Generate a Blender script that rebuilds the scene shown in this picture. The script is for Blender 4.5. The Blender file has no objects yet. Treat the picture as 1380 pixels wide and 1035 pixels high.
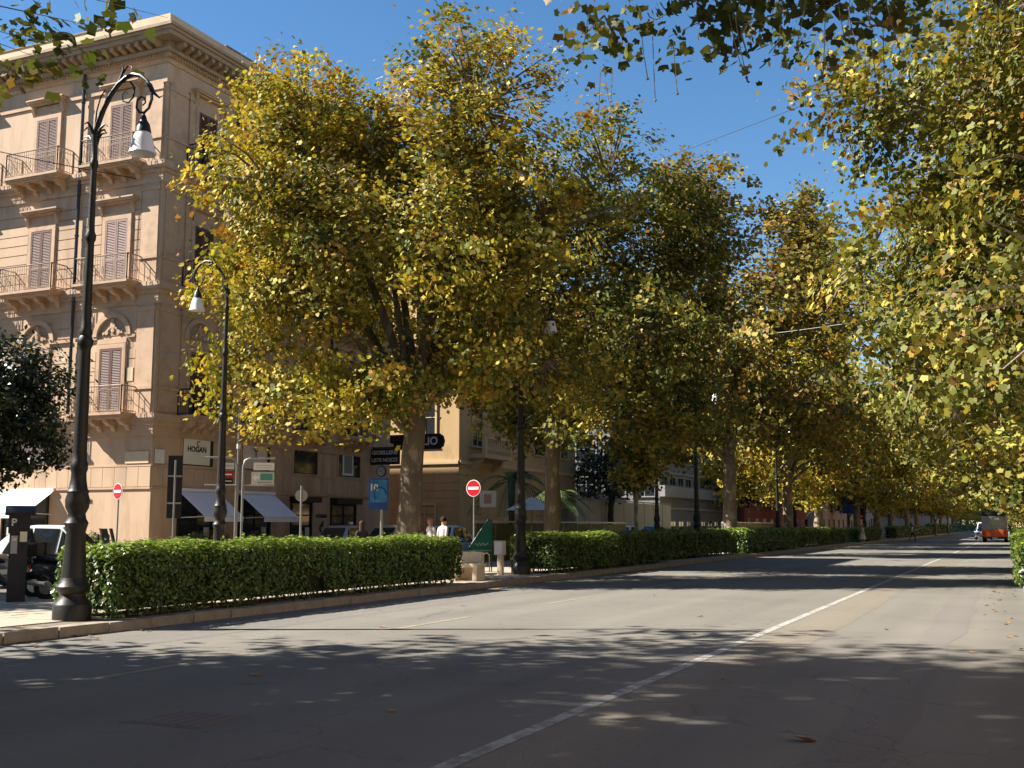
import bpy, bmesh, math, random
import numpy as np
from mathutils import Vector, Matrix, noise
R = math.radians
scene = bpy.context.scene
COL = scene.collection
random.seed(7)
rng = np.random.default_rng(7)

# ------------------------------------------------------------------ camera
cam = bpy.data.cameras.new("camera"); camo = bpy.data.objects.new("camera", cam); COL.objects.link(camo)
cam.sensor_width = 36.0; cam.lens = 39.13; cam.clip_start = 0.1; cam.clip_end = 5000
camo.location = (0, 0, 1.65)
camo.rotation_euler = (R(90 + 7.275), 0, R(24.276))
scene.camera = camo
# ------------------------------------------------------------------ sun and sky
SUN_EL = 42.0
SUN_H = Vector((0.905, 0.425)).normalized()           # horizontal direction in which the light travels
sun = bpy.data.lights.new("sun", 'SUN'); suno = bpy.data.objects.new("sun", sun); COL.objects.link(suno)
sun.energy = 5.0; sun.angle = R(0.53); sun.color = (1.0, 0.945, 0.86)
trav = Vector((SUN_H.x * math.cos(R(SUN_EL)), SUN_H.y * math.cos(R(SUN_EL)), -math.sin(R(SUN_EL))))
suno.rotation_euler = trav.to_track_quat('-Z', 'Y').to_euler()
w = bpy.data.worlds.new("World"); scene.world = w; w.use_nodes = True
nt = w.node_tree; bg = nt.nodes["Background"]
sky = nt.nodes.new("ShaderNodeTexSky"); sky.sky_type = 'NISHITA'; sky.sun_disc = False
sky.sun_elevation = R(SUN_EL)
sky.sun_rotation = math.atan2(-SUN_H.x, -SUN_H.y)     # measured from +Y towards +X
sky.air_density = 1.0; sky.dust_density = 0.1; sky.ozone_density = 1.6; sky.altitude = 0
hs = nt.nodes.new("ShaderNodeHueSaturation"); hs.inputs["Saturation"].default_value = 1.25
nt.links.new(sky.outputs[0], hs.inputs["Color"]); nt.links.new(hs.outputs[0], bg.inputs[0]); bg.inputs[1].default_value = 0.060
vs = scene.view_settings; vs.view_transform = 'Standard'; vs.look = 'None'; vs.gamma = 1; vs.exposure = 1.5
vs.use_curve_mapping = False
cy = scene.cycles
cy.max_bounces = 6; cy.diffuse_bounces = 3; cy.glossy_bounces = 2; cy.transmission_bounces = 4; cy.transparent_max_bounces = 4
cy.use_denoising = True

# ------------------------------------------------------------------ materials
MAT = {}
def M(name, col, rough=0.8, var=0.12, scale=3.0, bump=0.0, bscale=40.0, metal=0.0, spec=0.3, stretch=(1, 1, 1), dirt=None, dscale=0.6, dlo=0.55, dhi=0.75):
    m = bpy.data.materials.new(name); m.use_nodes = True; MAT[name] = m
    t = m.node_tree; N = t.nodes; L = t.links; p = N["Principled BSDF"]
    p.inputs["Roughness"].default_value = rough; p.inputs["Metallic"].default_value = metal
    p.inputs["Specular IOR Level"].default_value = spec
    tc = N.new("ShaderNodeTexCoord"); mp = N.new("ShaderNodeMapping"); mp.inputs["Scale"].default_value = stretch
    L.new(tc.outputs["Object"], mp.inputs[0])
    n1 = N.new("ShaderNodeTexNoise"); n1.inputs["Scale"].default_value = scale; n1.inputs["Detail"].default_value = 8; n1.inputs["Roughness"].default_value = 0.62
    L.new(mp.outputs[0], n1.inputs[0])
    mx = N.new("ShaderNodeMix"); mx.data_type = 'RGBA'
    c = np.array(col)
    mx.inputs["A"].default_value = (*np.clip(c * (1 - 2.2 * var), 0, 1), 1); mx.inputs["B"].default_value = (*np.clip(c * (1 + 2.2 * var), 0, 1), 1)
    L.new(n1.outputs[0], mx.inputs[0]); out = mx.outputs["Result"]
    if dirt is not None:
        n2 = N.new("ShaderNodeTexNoise"); n2.inputs["Scale"].default_value = dscale; n2.inputs["Detail"].default_value = 7; n2.inputs["Roughness"].default_value = 0.65
        L.new(mp.outputs[0], n2.inputs[0])
        rp = N.new("ShaderNodeValToRGB"); rp.color_ramp.elements[0].position = dlo; rp.color_ramp.elements[1].position = dhi
        L.new(n2.outputs[0], rp.inputs[0])
        m2 = N.new("ShaderNodeMix"); m2.data_type = 'RGBA'; L.new(rp.outputs[0], m2.inputs[0]); L.new(out, m2.inputs["A"]); m2.inputs["B"].default_value = (*dirt, 1)
        out = m2.outputs["Result"]
    L.new(out, p.inputs["Base Color"])
    if bump > 0:
        nb = N.new("ShaderNodeTexNoise"); nb.inputs["Scale"].default_value = bscale; nb.inputs["Detail"].default_value = 5
        L.new(mp.outputs[0], nb.inputs[0])
        b = N.new("ShaderNodeBump"); b.inputs["Strength"].default_value = bump; b.inputs["Distance"].default_value = 0.02
        L.new(nb.outputs[0], b.inputs["Height"]); L.new(b.outputs[0], p.inputs["Normal"])
    return m

def asphalt(name, col):
    m = M(name, col, rough=0.85, var=0.07, scale=0.35, bump=0.5, bscale=130, spec=0.25, dirt=tuple(c * 0.80 for c in col), dscale=0.22, dlo=0.5, dhi=0.72)
    t = m.node_tree; N = t.nodes; L = t.links; p = N["Principled BSDF"]
    src = p.inputs["Base Color"].links[0].from_socket
    tc = N.new("ShaderNodeTexCoord")
    v = N.new("ShaderNodeTexNoise"); v.inputs["Scale"].default_value = 95; v.inputs["Detail"].default_value = 3
    L.new(tc.outputs["Object"], v.inputs[0])
    r = N.new("ShaderNodeMapRange"); r.inputs[1].default_value = 0.25; r.inputs[2].default_value = 0.75; r.inputs[3].default_value = 0.62; r.inputs[4].default_value = 1.38
    L.new(v.outputs[0], r.inputs[0])
    # long worn wheel lanes that run along the avenue
    mp = N.new("ShaderNodeMapping"); mp.inputs["Scale"].default_value = (1.0, 0.02, 1.0); L.new(tc.outputs["Object"], mp.inputs[0])
    n2 = N.new("ShaderNodeTexNoise"); n2.inputs["Scale"].default_value = 0.7; n2.inputs["Detail"].default_value = 4; L.new(mp.outputs[0], n2.inputs[0])
    r2 = N.new("ShaderNodeMapRange"); r2.inputs[1].default_value = 0.3; r2.inputs[2].default_value = 0.7; r2.inputs[3].default_value = 0.84; r2.inputs[4].default_value = 1.14; L.new(n2.outputs[0], r2.inputs[0])
    mu = N.new("ShaderNodeMath"); mu.operation = 'MULTIPLY'; L.new(r.outputs[0], mu.inputs[0]); L.new(r2.outputs[0], mu.inputs[1])
    vm = N.new("ShaderNodeVectorMath"); vm.operation = 'SCALE'; L.new(src, vm.inputs[0]); L.new(mu.outputs[0], vm.inputs["Scale"])
    # fine cracks
    mp3 = N.new("ShaderNodeTexVoronoi"); mp3.feature = 'DISTANCE_TO_EDGE'; mp3.inputs["Scale"].default_value = 0.33; mp3.inputs["Randomness"].default_value = 1
    nw = N.new("ShaderNodeTexNoise"); nw.inputs["Scale"].default_value = 1.6; nw.inputs["Detail"].default_value = 5; L.new(tc.outputs["Object"], nw.inputs[0])
    ad = N.new("ShaderNodeVectorMath"); ad.operation = 'MULTIPLY_ADD'; L.new(nw.outputs[1], ad.inputs[0]); ad.inputs[1].default_value = (1.2, 1.2, 0); L.new(tc.outputs["Object"], ad.inputs[2])
    L.new(ad.outputs[0], mp3.inputs["Vector"])
    r3 = N.new("ShaderNodeMapRange"); r3.inputs[1].default_value = 0.0; r3.inputs[2].default_value = 0.006; r3.inputs[3].default_value = 0.72; r3.inputs[4].default_value = 1.0; L.new(mp3.outputs[0], r3.inputs[0])
    v2 = N.new("ShaderNodeVectorMath"); v2.operation = 'SCALE'; L.new(vm.outputs[0], v2.inputs[0]); L.new(r3.outputs[0], v2.inputs["Scale"])
    L.new(v2.outputs[0], p.inputs["Base Color"])
    return m

def leafmat(name, trans=0.35, rough=0.45, tint=(1.25, 1.15, 0.6), spec=0.3):
    m = bpy.data.materials.new(name); m.use_nodes = True; MAT[name] = m
    t = m.node_tree; N = t.nodes; L = t.links; p = N["Principled BSDF"]; o = N["Material Output"]
    a = N.new("ShaderNodeAttribute"); a.attribute_name = "leaf_colour"
    p.inputs["Roughness"].default_value = rough; p.inputs["Specular IOR Level"].default_value = spec
    L.new(a.outputs["Color"], p.inputs["Base Color"])
    tr = N.new("ShaderNodeBsdfTranslucent"); vm = N.new("ShaderNodeVectorMath"); vm.operation = 'MULTIPLY'; vm.inputs[1].default_value = tint
    L.new(a.outputs["Color"], vm.inputs[0]); L.new(vm.outputs[0], tr.inputs[0])
    ms = N.new("ShaderNodeMixShader"); ms.inputs[0].default_value = trans
    L.new(p.outputs[0], ms.inputs[1]); L.new(tr.outputs[0], ms.inputs[2]); L.new(ms.outputs[0], o.inputs[0])
    return m

def glass(name, col=(0.02, 0.025, 0.03), rough=0.05):
    m = M(name, col, rough=rough, var=0.05, spec=0.8); return m

asphalt("asphalt", (0.172, 0.159, 0.134)); asphalt("tan_patch", (0.185, 0.161, 0.126)); asphalt("patch_dark", (0.160, 0.146, 0.129)); asphalt("asphalt_side", (0.14, 0.13, 0.115))
M("ground", (0.16, 0.14, 0.11), var=0.2, scale=0.5)
M("paving", (0.38, 0.315, 0.24), var=0.14, scale=2.5, bump=0.2, dirt=(0.22, 0.18, 0.14), dscale=1.2)
M("joint", (0.16, 0.135, 0.10), var=0.2)
M("kerb", (0.30, 0.255, 0.195), var=0.22, scale=5, bump=0.35, bscale=30, dirt=(0.14, 0.115, 0.09), dscale=1.5, dlo=.5, dhi=.75)
M("paint", (0.37, 0.355, 0.315), var=0.25, scale=14, dirt=(0.20, 0.18, 0.15), dscale=5.5, dlo=.44, dhi=.60)
M("paint_yellow", (0.27, 0.23, 0.14), var=0.25, scale=14, dirt=(0.19, 0.17, 0.145), dscale=3.0, dlo=.42, dhi=.62)
M("soil", (0.16, 0.11, 0.07), var=0.3, scale=8, bump=0.5)
M("stucco", (0.52, 0.365, 0.24), var=0.08, scale=1.2, bump=0.12, bscale=25, dirt=(0.34, 0.22, 0.145), dscale=1.1, dlo=.48, dhi=.74, stretch=(1, 1, 0.22))
M("stucco_pale", (0.58, 0.42, 0.28), var=0.08, scale=1.5, bump=0.12, bscale=25, dirt=(0.42, 0.31, 0.21), dscale=1.1, dlo=.5, dhi=.8, stretch=(1, 1, 0.35))
M("cornice", (0.33, 0.24, 0.16), var=0.12, scale=3, bump=0.15, dirt=(0.2, 0.15, 0.11), dscale=1.4, dlo=.5, dhi=.75)
M("stone_trim", (0.50, 0.34, 0.22), var=0.1, scale=3, bump=0.12, dirt=(0.3, 0.21, 0.14), dscale=1.4, dlo=.5, dhi=.78)
M("shutter", (0.135, 0.066, 0.047), var=0.16, scale=5, rough=0.6)
M("shutter_pale", (0.27, 0.17, 0.145), var=0.16, scale=5, rough=0.6)
M("iron", (0.018, 0.017, 0.016), var=0.3, rough=0.45, spec=0.5)
M("iron_worn", (0.30, 0.22, 0.15), var=0.25, scale=9, rough=0.6)
M("lamp_iron", (0.014, 0.012, 0.010), var=0.35, scale=6, rough=0.45, spec=0.4, bump=0.15, bscale=25)
M("milk_glass", (0.82, 0.82, 0.80), var=0.03, rough=0.2, spec=0.5)
M("awning", (0.78, 0.76, 0.80), var=0.04, rough=0.9)
M("awning_white", (0.86, 0.85, 0.83), var=0.04, rough=0.9)
M("dark_frame", (0.022, 0.015, 0.012), var=0.2, rough=0.5)
M("dark_interior", (0.02, 0.016, 0.013), var=0.3)
glass("glass"); glass("car_glass", (0.015, 0.018, 0.02))
M("blind", (0.74, 0.72, 0.58), var=0.05, scale=1)
M("blind2", (0.68, 0.57, 0.48), var=0.08, scale=1)
M("plaque", (0.70, 0.66, 0.60), var=0.08)
M("plaque_old", (0.62, 0.48, 0.32), var=0.08)
M("letters", (0.03, 0.025, 0.02), var=0.1)
M("white", (0.80, 0.80, 0.78), var=0.05, rough=0.5)
M("offwhite", (0.62, 0.60, 0.56), var=0.08, rough=0.6)
M("sign_red", (0.40, 0.010, 0.016), var=0.06, rough=0.4)
M("sign_grey", (0.30, 0.31, 0.30), var=0.12, rough=0.45, metal=0.4)
M("pole_grey", (0.30, 0.30, 0.29), var=0.15, rough=0.4, metal=0.5)
M("black", (0.012, 0.012, 0.012), var=0.2, rough=0.5)
M("sign_blue", (0.012, 0.06, 0.22), var=0.25, scale=2.5, rough=0.4)
M("sign_bluepic", (0.03, 0.16, 0.36), var=0.5, scale=4, rough=0.4)
M("sign_green", (0.10, 0.30, 0.22), var=0.1)
M("kiosk_green", (0.0, 0.085, 0.055), var=0.15, rough=0.4)
M("navy", (0.010, 0.012, 0.022), var=0.2, rough=0.4)
M("travertine", (0.66, 0.54, 0.38), var=0.1, scale=6, bump=0.15)
M("car_white", (0.75, 0.76, 0.77), var=0.02, rough=0.25, spec=0.6)
M("car_silver", (0.34, 0.35, 0.36), var=0.03, rough=0.3, spec=0.6, metal=0.5)
M("car_dark", (0.02, 0.021, 0.024), var=0.1, rough=0.25, spec=0.6)
M("rubber", (0.014, 0.014, 0.014), var=0.2, rough=0.8)
M("rim", (0.4, 0.4, 0.4), var=0.1, rough=0.3, metal=0.8)
M("lamp_red", (0.5, 0.01, 0.01), var=0.1, rough=0.3)
M("bus_orange", (0.62, 0.12, 0.035), var=0.06, rough=0.4)
M("bus_grey", (0.24, 0.23, 0.215), var=0.08, rough=0.5)
M("bark", (0.20, 0.155, 0.105), var=0.25, scale=3, bump=0.6, bscale=14, dirt=(0.36, 0.31, 0.22), dscale=3.2, dlo=.5, dhi=.6, stretch=(1, 1, .5))
M("bark_pale", (0.36, 0.32, 0.24), var=0.2, scale=3, bump=0.5, bscale=14, dirt=(0.17, 0.14, 0.10), dscale=3.0, dlo=.5, dhi=.6, stretch=(1, 1, .5))
M("bark_shaded", (0.125, 0.095, 0.065), var=0.25, scale=3, bump=0.6, bscale=14, dirt=(0.24, 0.20, 0.14), dscale=3.2, dlo=.54, dhi=.62, stretch=(1, 1, .5))  # plane bark darkened to paint shade onto the near trunks
M("bark_dark", (0.07, 0.055, 0.042), var=0.25, scale=4, bump=0.5, bscale=20)
M("hedge_core", (0.016, 0.022, 0.008), var=0.3)
M("yellow_wall", (0.50, 0.34, 0.17), var=0.08, scale=1.2, bump=0.1, dirt=(0.36, 0.25, 0.14), dscale=0.9, stretch=(1, 1, .4))
M("yellow_trim", (0.58, 0.42, 0.25), var=0.08, scale=2)
M("concrete", (0.19, 0.185, 0.175), var=0.1, scale=1.5)
M("concrete_pale", (0.31, 0.30, 0.28), var=0.08, scale=1.2)
M("brick_red", (0.34, 0.09, 0.05), var=0.15, scale=2)
M("pinkish", (0.55, 0.40, 0.31), var=0.08, scale=1.5)
M("hoard_olive", (0.15, 0.15, 0.06), var=0.12, scale=1.5)
M("hoard_grey", (0.42, 0.41, 0.40), var=0.06, scale=1)
M("skin", (0.52, 0.27, 0.17), var=0.05, rough=0.5); M("hair_dark", (0.02, 0.014, 0.01), var=0.2); M("hair_brown", (0.045, 0.02, 0.012), var=0.2); M("hair_grey", (0.25, 0.2, 0.17), var=0.2)
M("cloth_white", (0.75, 0.70, 0.70), var=0.05); M("cloth_pink", (0.62, 0.55, 0.58), var=0.05); M("cloth_cream", (0.72, 0.62, 0.48), var=0.05); M("cloth_black", (0.02, 0.02, 0.025), var=0.2); M("cloth_tan", (0.42, 0.26, 0.16), var=0.1); M("cloth_blue", (0.06, 0.08, 0.16), var=0.1)
M("terracotta", (0.42, 0.17, 0.08), var=0.12)
M("dead_leaf", (0.30, 0.15, 0.05), var=0.3, scale=20)
M("manhole", (0.13, 0.11, 0.095), var=0.25, scale=20, rough=0.6, metal=0.3)
leafmat("plane_leaf", 0.26, 0.55, (1.25, 1.15, 0.6), 0.2); leafmat("hedge_leaf", 0.22, 0.35, (1.0, 1.2, 0.5), 0.4); leafmat("dark_leaf", 0.12, 0.35, (1, 1.1, .6), 0.4)

# ------------------------------------------------------------------ mesh helpers
class Frame:                                # a wall frame: u along the wall, w outwards, z up
    def __init__(s, o, U, N): s.o = Vector(o); s.U = Vector(U); s.N = Vector(N)
    def p(s, u, w, z): return s.o + s.U * u + s.N * w + Vector((0, 0, z))
WORLD = Frame((0, 0, 0), (1, 0, 0), (0, 1, 0))
class MB:
    def __init__(s): s.v = []; s.f = []
    def add(s, vs_, fs):
        b = len(s.v); s.v += [tuple(v) for v in vs_]; s.f += [tuple(b + i for i in f) for f in fs]; return s
    def box(s, a0, a1, b0, b1, c0, c1, fr=WORLD):
        q = [fr.p(a, b, c) for c in (c0, c1) for b in (b0, b1) for a in (a0, a1)]
        return s.add(q, [(0, 2, 3, 1), (4, 5, 7, 6), (0, 1, 5, 4), (2, 6, 7, 3), (0, 4, 6, 2), (1, 3, 7, 5)])
    def prism(s, poly, a0, a1, fr=WORLD, axis='u'):     # polygon in (w,z) extruded along u, or in (u,z) along w
        n = len(poly)
        if axis == 'u': q = [fr.p(a, p[0], p[1]) for a in (a0, a1) for p in poly]
        elif axis == 'w': q = [fr.p(p[0], a, p[1]) for a in (a0, a1) for p in poly]
        else: q = [fr.p(p[0], p[1], a) for a in (a0, a1) for p in poly]
        return s.add(q, [tuple(range(n - 1, -1, -1)), tuple(range(n, 2 * n))] + [(i, (i + 1) % n, n + (i + 1) % n, n + i) for i in range(n)])
    def lathe(s, prof, c=(0, 0, 0), n=20, cap=True):
        q = []; m = len(prof)
        for r, z in prof:
            for k in range(n):
                a = 2 * math.pi * k / n; q.append((c[0] + r * math.cos(a), c[1] + r * math.sin(a), c[2] + z))
        fs = [(i * n + k, i * n + (k + 1) % n, (i + 1) * n + (k + 1) % n, (i + 1) * n + k) for i in range(m - 1) for k in range(n)]
        if cap: fs += [tuple(range(n - 1, -1, -1)), tuple((m - 1) * n + k for k in range(n))]
        return s.add(q, fs)
    def tube(s, path, rad, n=8, cap=True):
        path = [Vector(p) for p in path]; m = len(path)
        if not hasattr(rad, '__len__'): rad = [rad] * m
        q = []; up = None
        for i, p in enumerate(path):
            d = (path[min(i + 1, m - 1)] - path[max(i - 1, 0)])
            d = d.normalized() if d.length > 1e-9 else Vector((0, 0, 1))
            if up is None: up = d.orthogonal().normalized()
            else:
                up = up - d * up.dot(d); up = up.normalized() if up.length > 1e-6 else d.orthogonal().normalized()
            b = d.cross(up)
            for k in range(n):
                a = 2 * math.pi * k / n; q.append(p + (up * math.cos(a) + b * math.sin(a)) * rad[i])
        fs = [(i * n + k, i * n + (k + 1) % n, (i + 1) * n + (k + 1) % n, (i + 1) * n + k) for i in range(m - 1) for k in range(n)]
        if cap: fs += [tuple(range(n - 1, -1, -1)), tuple((m - 1) * n + k for k in range(n))]
        return s.add(q, fs)
    def bar(s, a, b, r, n=4): return s.tube([a, b], r, n)
    def disc(s, c, nrm, r, t, n=24):
        c = Vector(c); nrm = Vector(nrm).normalized(); return s.tube([c, c + nrm * t], r, n)
    def mesh(s, name, mat, smooth=False):
        me = bpy.data.meshes.new(name); me.from_pydata([tuple(v) for v in s.v], [], s.f)
        me.materials.append(MAT[mat] if isinstance(mat, str) else mat)
        if smooth:
            me.polygons.foreach_set("use_smooth", [True] * len(me.polygons))
            try: me.set_sharp_from_angle(angle=R(40))
            except Exception: pass
        me.update(); return me
    def build(s, name, mat, parent=None, smooth=False, bevel=0.0):
        me = s.mesh(name, mat, smooth)
        if bevel > 0:
            bm = bmesh.new(); bm.from_mesh(me); bmesh.ops.remove_doubles(bm, verts=bm.verts, dist=1e-5)
            ed = [e for e in bm.edges if len(e.link_faces) == 2 and e.calc_face_angle(0) > 0.6]
            bmesh.ops.bevel(bm, geom=ed, offset=bevel, segments=2, profile=0.7, affect='EDGES', clamp_overlap=True)
            bm.to_mesh(me); bm.free()
        return link(name, me, parent)
def link(name, me, parent=None):
    o = bpy.data.objects.new(name, me); COL.objects.link(o)
    if parent is not None:
        o.parent = parent
        if parent.type == 'EMPTY': o.location = -Vector(parent.location)
    return o
def tag(o, label=None, cat=None, group=None, kind=None):
    if label: o["label"] = label
    if cat: o["category"] = cat
    if group: o["group"] = group
    if kind: o["kind"] = kind
    return o
def thing(name, label, cat, loc=(0, 0, 0), rz=0.0, group=None):
    o = bpy.data.objects.new(name, None); COL.objects.link(o); o.empty_display_size = 0.2
    o.location = loc; o.rotation_euler = (0, 0, rz)
    return tag(o, label, cat, group)
def dup(root, loc, rz=0.0, label=None, group=None, scale=None):
    kids = {}
    for o in bpy.data.objects:
        if o.parent is not None: kids.setdefault(o.parent.name, []).append(o)
    def cp(o, par):
        c = o.copy(); COL.objects.link(c)
        if par is not None: c.parent = par
        for k in kids.get(o.name, []): cp(k, c)
        return c
    r = cp(root, None); r.location = loc; r.rotation_euler = (0, 0, rz)
    if scale: r.scale = scale if hasattr(scale, '__len__') else (scale,) * 3
    if label: r["label"] = label
    if group: r["group"] = group
    return r
def text_mesh(name, body, size, mat, origin, U, V, parent, depth=0.004, align='CENTER'):
    cu = bpy.data.curves.new(name, 'FONT'); cu.body = body; cu.size = size; cu.extrude = depth; cu.align_x = align; cu.align_y = 'CENTER'; cu.resolution_u = 3; cu.offset = size * .028
    o = bpy.data.objects.new(name, cu); COL.objects.link(o); bpy.context.view_layer.update()
    me = bpy.data.meshes.new_from_object(o.evaluated_get(bpy.context.evaluated_depsgraph_get()))
    bpy.data.objects.remove(o)
    U = Vector(U).normalized(); V = Vector(V).normalized(); N = U.cross(V)
    mt = Matrix(((U.x, V.x, N.x, origin[0]), (U.y, V.y, N.y, origin[1]), (U.z, V.z, N.z, origin[2]), (0, 0, 0, 1)))
    me.transform(mt); me.name = name; me.materials.clear(); me.materials.append(MAT[mat])
    return link(name, me, parent)

# ------------------------------------------------------------------ foliage helpers
PLANE = np.array([(0, 1), (.30, .58), (.85, .55), (.62, -.36), (0, -.30), (-.62, -.36), (-.85, .55), (-.30, .58)])
FIVE = np.array([(0, 1), (.75, .45), (.5, -.5), (-.5, -.5), (-.75, .45)])
OVAL = np.array([(0, 1), (.5, .15), (.0, -.9), (-.5, .15)])
def leaves(name, P, Nn, S, Cc, outline, mat, curl=0.34, parent=None):
    n = len(P); k = len(outline)
    Nn = Nn / np.maximum(np.linalg.norm(Nn, axis=1, keepdims=True), 1e-6)
    rv = rng.normal(size=(n, 3)); T = np.cross(Nn, rv); T /= np.maximum(np.linalg.norm(T, axis=1, keepdims=True), 1e-6); B = np.cross(Nn, T)
    ox = outline[:, 0][None, :, None]; oy = outline[:, 1][None, :, None]; r2 = (outline ** 2).sum(1)[None, :, None]
    cu = (curl * (rng.random((n, 1, 1)) * 2 - .6))
    V = P[:, None, :] + S[:, None, None] * (ox * T[:, None, :] + oy * B[:, None, :] - cu * r2 * Nn[:, None, :])
    V = V.reshape(-1, 3).astype(np.float32)
    me = bpy.data.meshes.new(name)
    me.vertices.add(n * k); me.vertices.foreach_set("co", V.ravel())
    me.loops.add(n * k); me.loops.foreach_set("vertex_index", np.arange(n * k, dtype=np.int32))
    me.polygons.add(n); me.polygons.foreach_set("loop_start", np.arange(0, n * k, k, dtype=np.int32))
    try: me.polygons.foreach_set("loop_total", np.full(n, k, dtype=np.int32))
    except Exception: pass
    at = me.color_attributes.new("leaf_colour", 'FLOAT_COLOR', 'POINT')
    c4 = np.ones((n, k, 4), dtype=np.float32); c4[:, :, :3] = Cc[:, None, :]; at.data.foreach_set("color", c4.ravel())
    me.materials.append(MAT[mat]); me.update(calc_edges=True); me.validate()
    return link(name, me, parent)

PAL = {"gold": (np.array([(.48, .38, .06), (.34, .28, .04), (.17, .17, .03), (.085, .105, .02), (.34, .19, .04)]), (.30, .28, .24, .10, .08)),
       "olive": (np.array([(.40, .32, .06), (.24, .22, .04), (.14, .145, .03), (.075, .09, .02), (.28, .17, .05)]), (.13, .27, .33, .20, .07)),
       "rust": (np.array([(.38, .29, .06), (.27, .19, .045), (.17, .15, .035), (.10, .105, .025), (.32, .19, .055)]), (.17, .25, .27, .20, .11)),
       "shade": (np.array([(.10, .11, .025), (.06, .075, .018), (.16, .14, .03), (.22, .12, .03)]), (.36, .36, .2, .08)),  # leaf greens darkened to paint in shade on the overhanging branches
       "dark": (np.array([(.028, .04, .012), (.04, .055, .015), (.018, .028, .01)]), (.4, .3, .3)),
       "palm": (np.array([(.06, .10, .03), (.09, .13, .04)]), (.5, .5))}
def crown_points(lobes, ncl, per, sig, seed, gap=-0.12, gs=0.30, shell=0.42):
    r = np.random.default_rng(seed); L = np.array(lobes, float)
    wt = (L[:, 3] * L[:, 4] * L[:, 5]) ** 0.75; wt /= wt.sum(); ctr = (L[:, :3] * wt[:, None]).sum(0)
    cl = []
    while len(cl) < ncl:
        i = r.choice(len(L), p=wt); d = r.normal(size=3); d /= np.linalg.norm(d)
        p = L[i, :3] + d * L[i, 3:6] * r.random() ** shell
        if noise.noise(Vector(p * gs) + Vector((seed * 3.1, 0, 0))) + 0.4 * noise.noise(Vector(p * gs * 3)) < gap: continue
        cl.append(p)
    cl = np.array(cl); n = ncl * per
    ci = np.repeat(np.arange(ncl), per)
    sg = sig * (0.6 + 0.8 * r.random(ncl))[ci]
    P = cl[ci] + r.normal(size=(n, 3)) * np.stack([sg, sg, sg * .7], 1)
    out = P - ctr; out /= np.maximum(np.linalg.norm(out, axis=1, keepdims=True), 1e-6)
    cn = r.normal(size=(ncl, 3)) * .38
    Nn = out * .5 + np.array([0, 0, .5]) + cn[ci] + r.normal(size=(n, 3)) * .36
    return cl, ci, P, Nn
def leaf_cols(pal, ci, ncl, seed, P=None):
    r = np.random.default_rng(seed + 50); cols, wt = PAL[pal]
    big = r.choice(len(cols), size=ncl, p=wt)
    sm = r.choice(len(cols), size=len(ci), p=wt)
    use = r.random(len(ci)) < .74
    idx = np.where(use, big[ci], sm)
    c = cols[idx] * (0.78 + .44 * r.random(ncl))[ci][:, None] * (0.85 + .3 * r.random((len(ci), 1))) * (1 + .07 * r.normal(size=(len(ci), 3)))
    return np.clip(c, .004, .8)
def make_tree(name, label, cat, loc, trunk_h, trunk_r, lobes, ncl, per, leaf, pal, seed, outline=PLANE, bark="bark", lean=(0, 0), sig=.42, group=None, leafm="plane_leaf", gap=-0.12, twig=0.35, flare=1.35, shell=.42, extra=None):
    """lobes are relative to the foot of the trunk"""
    r = random.Random(seed); th = thing(name, label, cat, (0, 0, 0), 0, group)
    cl, ci, P, Nn = crown_points(lobes, ncl, per, sig, seed, gap, shell=shell)
    S = leaf * (.5 + .85 * np.random.default_rng(seed).random(len(P)))
    C = leaf_cols(pal, ci, ncl, seed)
    leaves("crown", P, Nn, S, C, outline, leafm, parent=th)
    mb = MB(); top = Vector((lean[0], lean[1], trunk_h))
    pts = []; rad = []
    for i in range(8):
        t = i / 7; pts.append(Vector((lean[0] * t ** 1.5 + .06 * r.uniform(-1, 1), lean[1] * t ** 1.5 + .06 * r.uniform(-1, 1), -0.1 + (trunk_h + .1) * t)))
        rad.append(trunk_r * (1 + (flare - 1) * max(0, 1 - t * 5) ** 2) * (1 - .22 * t) * r.uniform(.96, 1.05))
    mb.tube(pts, rad, 14)
    Ls = [Vector(l[:3]) for l in lobes]; axes_ = []
    for l, lb in zip(Ls, lobes):
        st = top + Vector((0, 0, -r.uniform(.0, .28) * trunk_h)); d = l - st
        if d.z < 0.5: st = st + Vector((0, 0, -min(st.z * .3, .5 - d.z)))
        d = l - st; k = 7; side = d.cross(Vector((0, 0, 1))); side = side.normalized() if side.length > .01 else Vector((1, 0, 0))
        amp = r.uniform(-.12, .12) * d.length; rise = .12 * d.length
        path = [st + d * (i / (k - 1)) + side * amp * math.sin(math.pi * i / (k - 1)) + Vector((0, 0, rise * math.sin(math.pi * i / (k - 1)))) for i in range(k)]
        r0 = min(trunk_r * .62, .05 + .035 * d.length, .012 + .05 * lb[3]); mb.tube(path, [r0 * (1 - .94 * i / (k - 1)) for i in range(k)], 7); axes_.append((path, r0))
    A = np.array([[list(p) for p in pa] for pa, _ in axes_]).reshape(-1, 3); kk = len(axes_[0][0])
    for j in range(ncl):
        if r.random() > twig: continue
        c = cl[j]; dd = np.linalg.norm(A - c, axis=1) + (np.arange(len(A)) % kk < 2) * 2.0; b = Vector(A[int(np.argmin(dd))]); c = Vector(c)
        md = b.lerp(c, .5) + Vector((r.uniform(-.15, .15), r.uniform(-.15, .15), r.uniform(0, .25)))
        q = .026 + .012 * (c - b).length; mb.tube([b, md, c], [q, q * .6, .008], 4, cap=False)
    if extra: extra(mb)
    tr = mb.build("trunk", bark, th, smooth=True)
    th.location = loc
    return th

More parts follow.
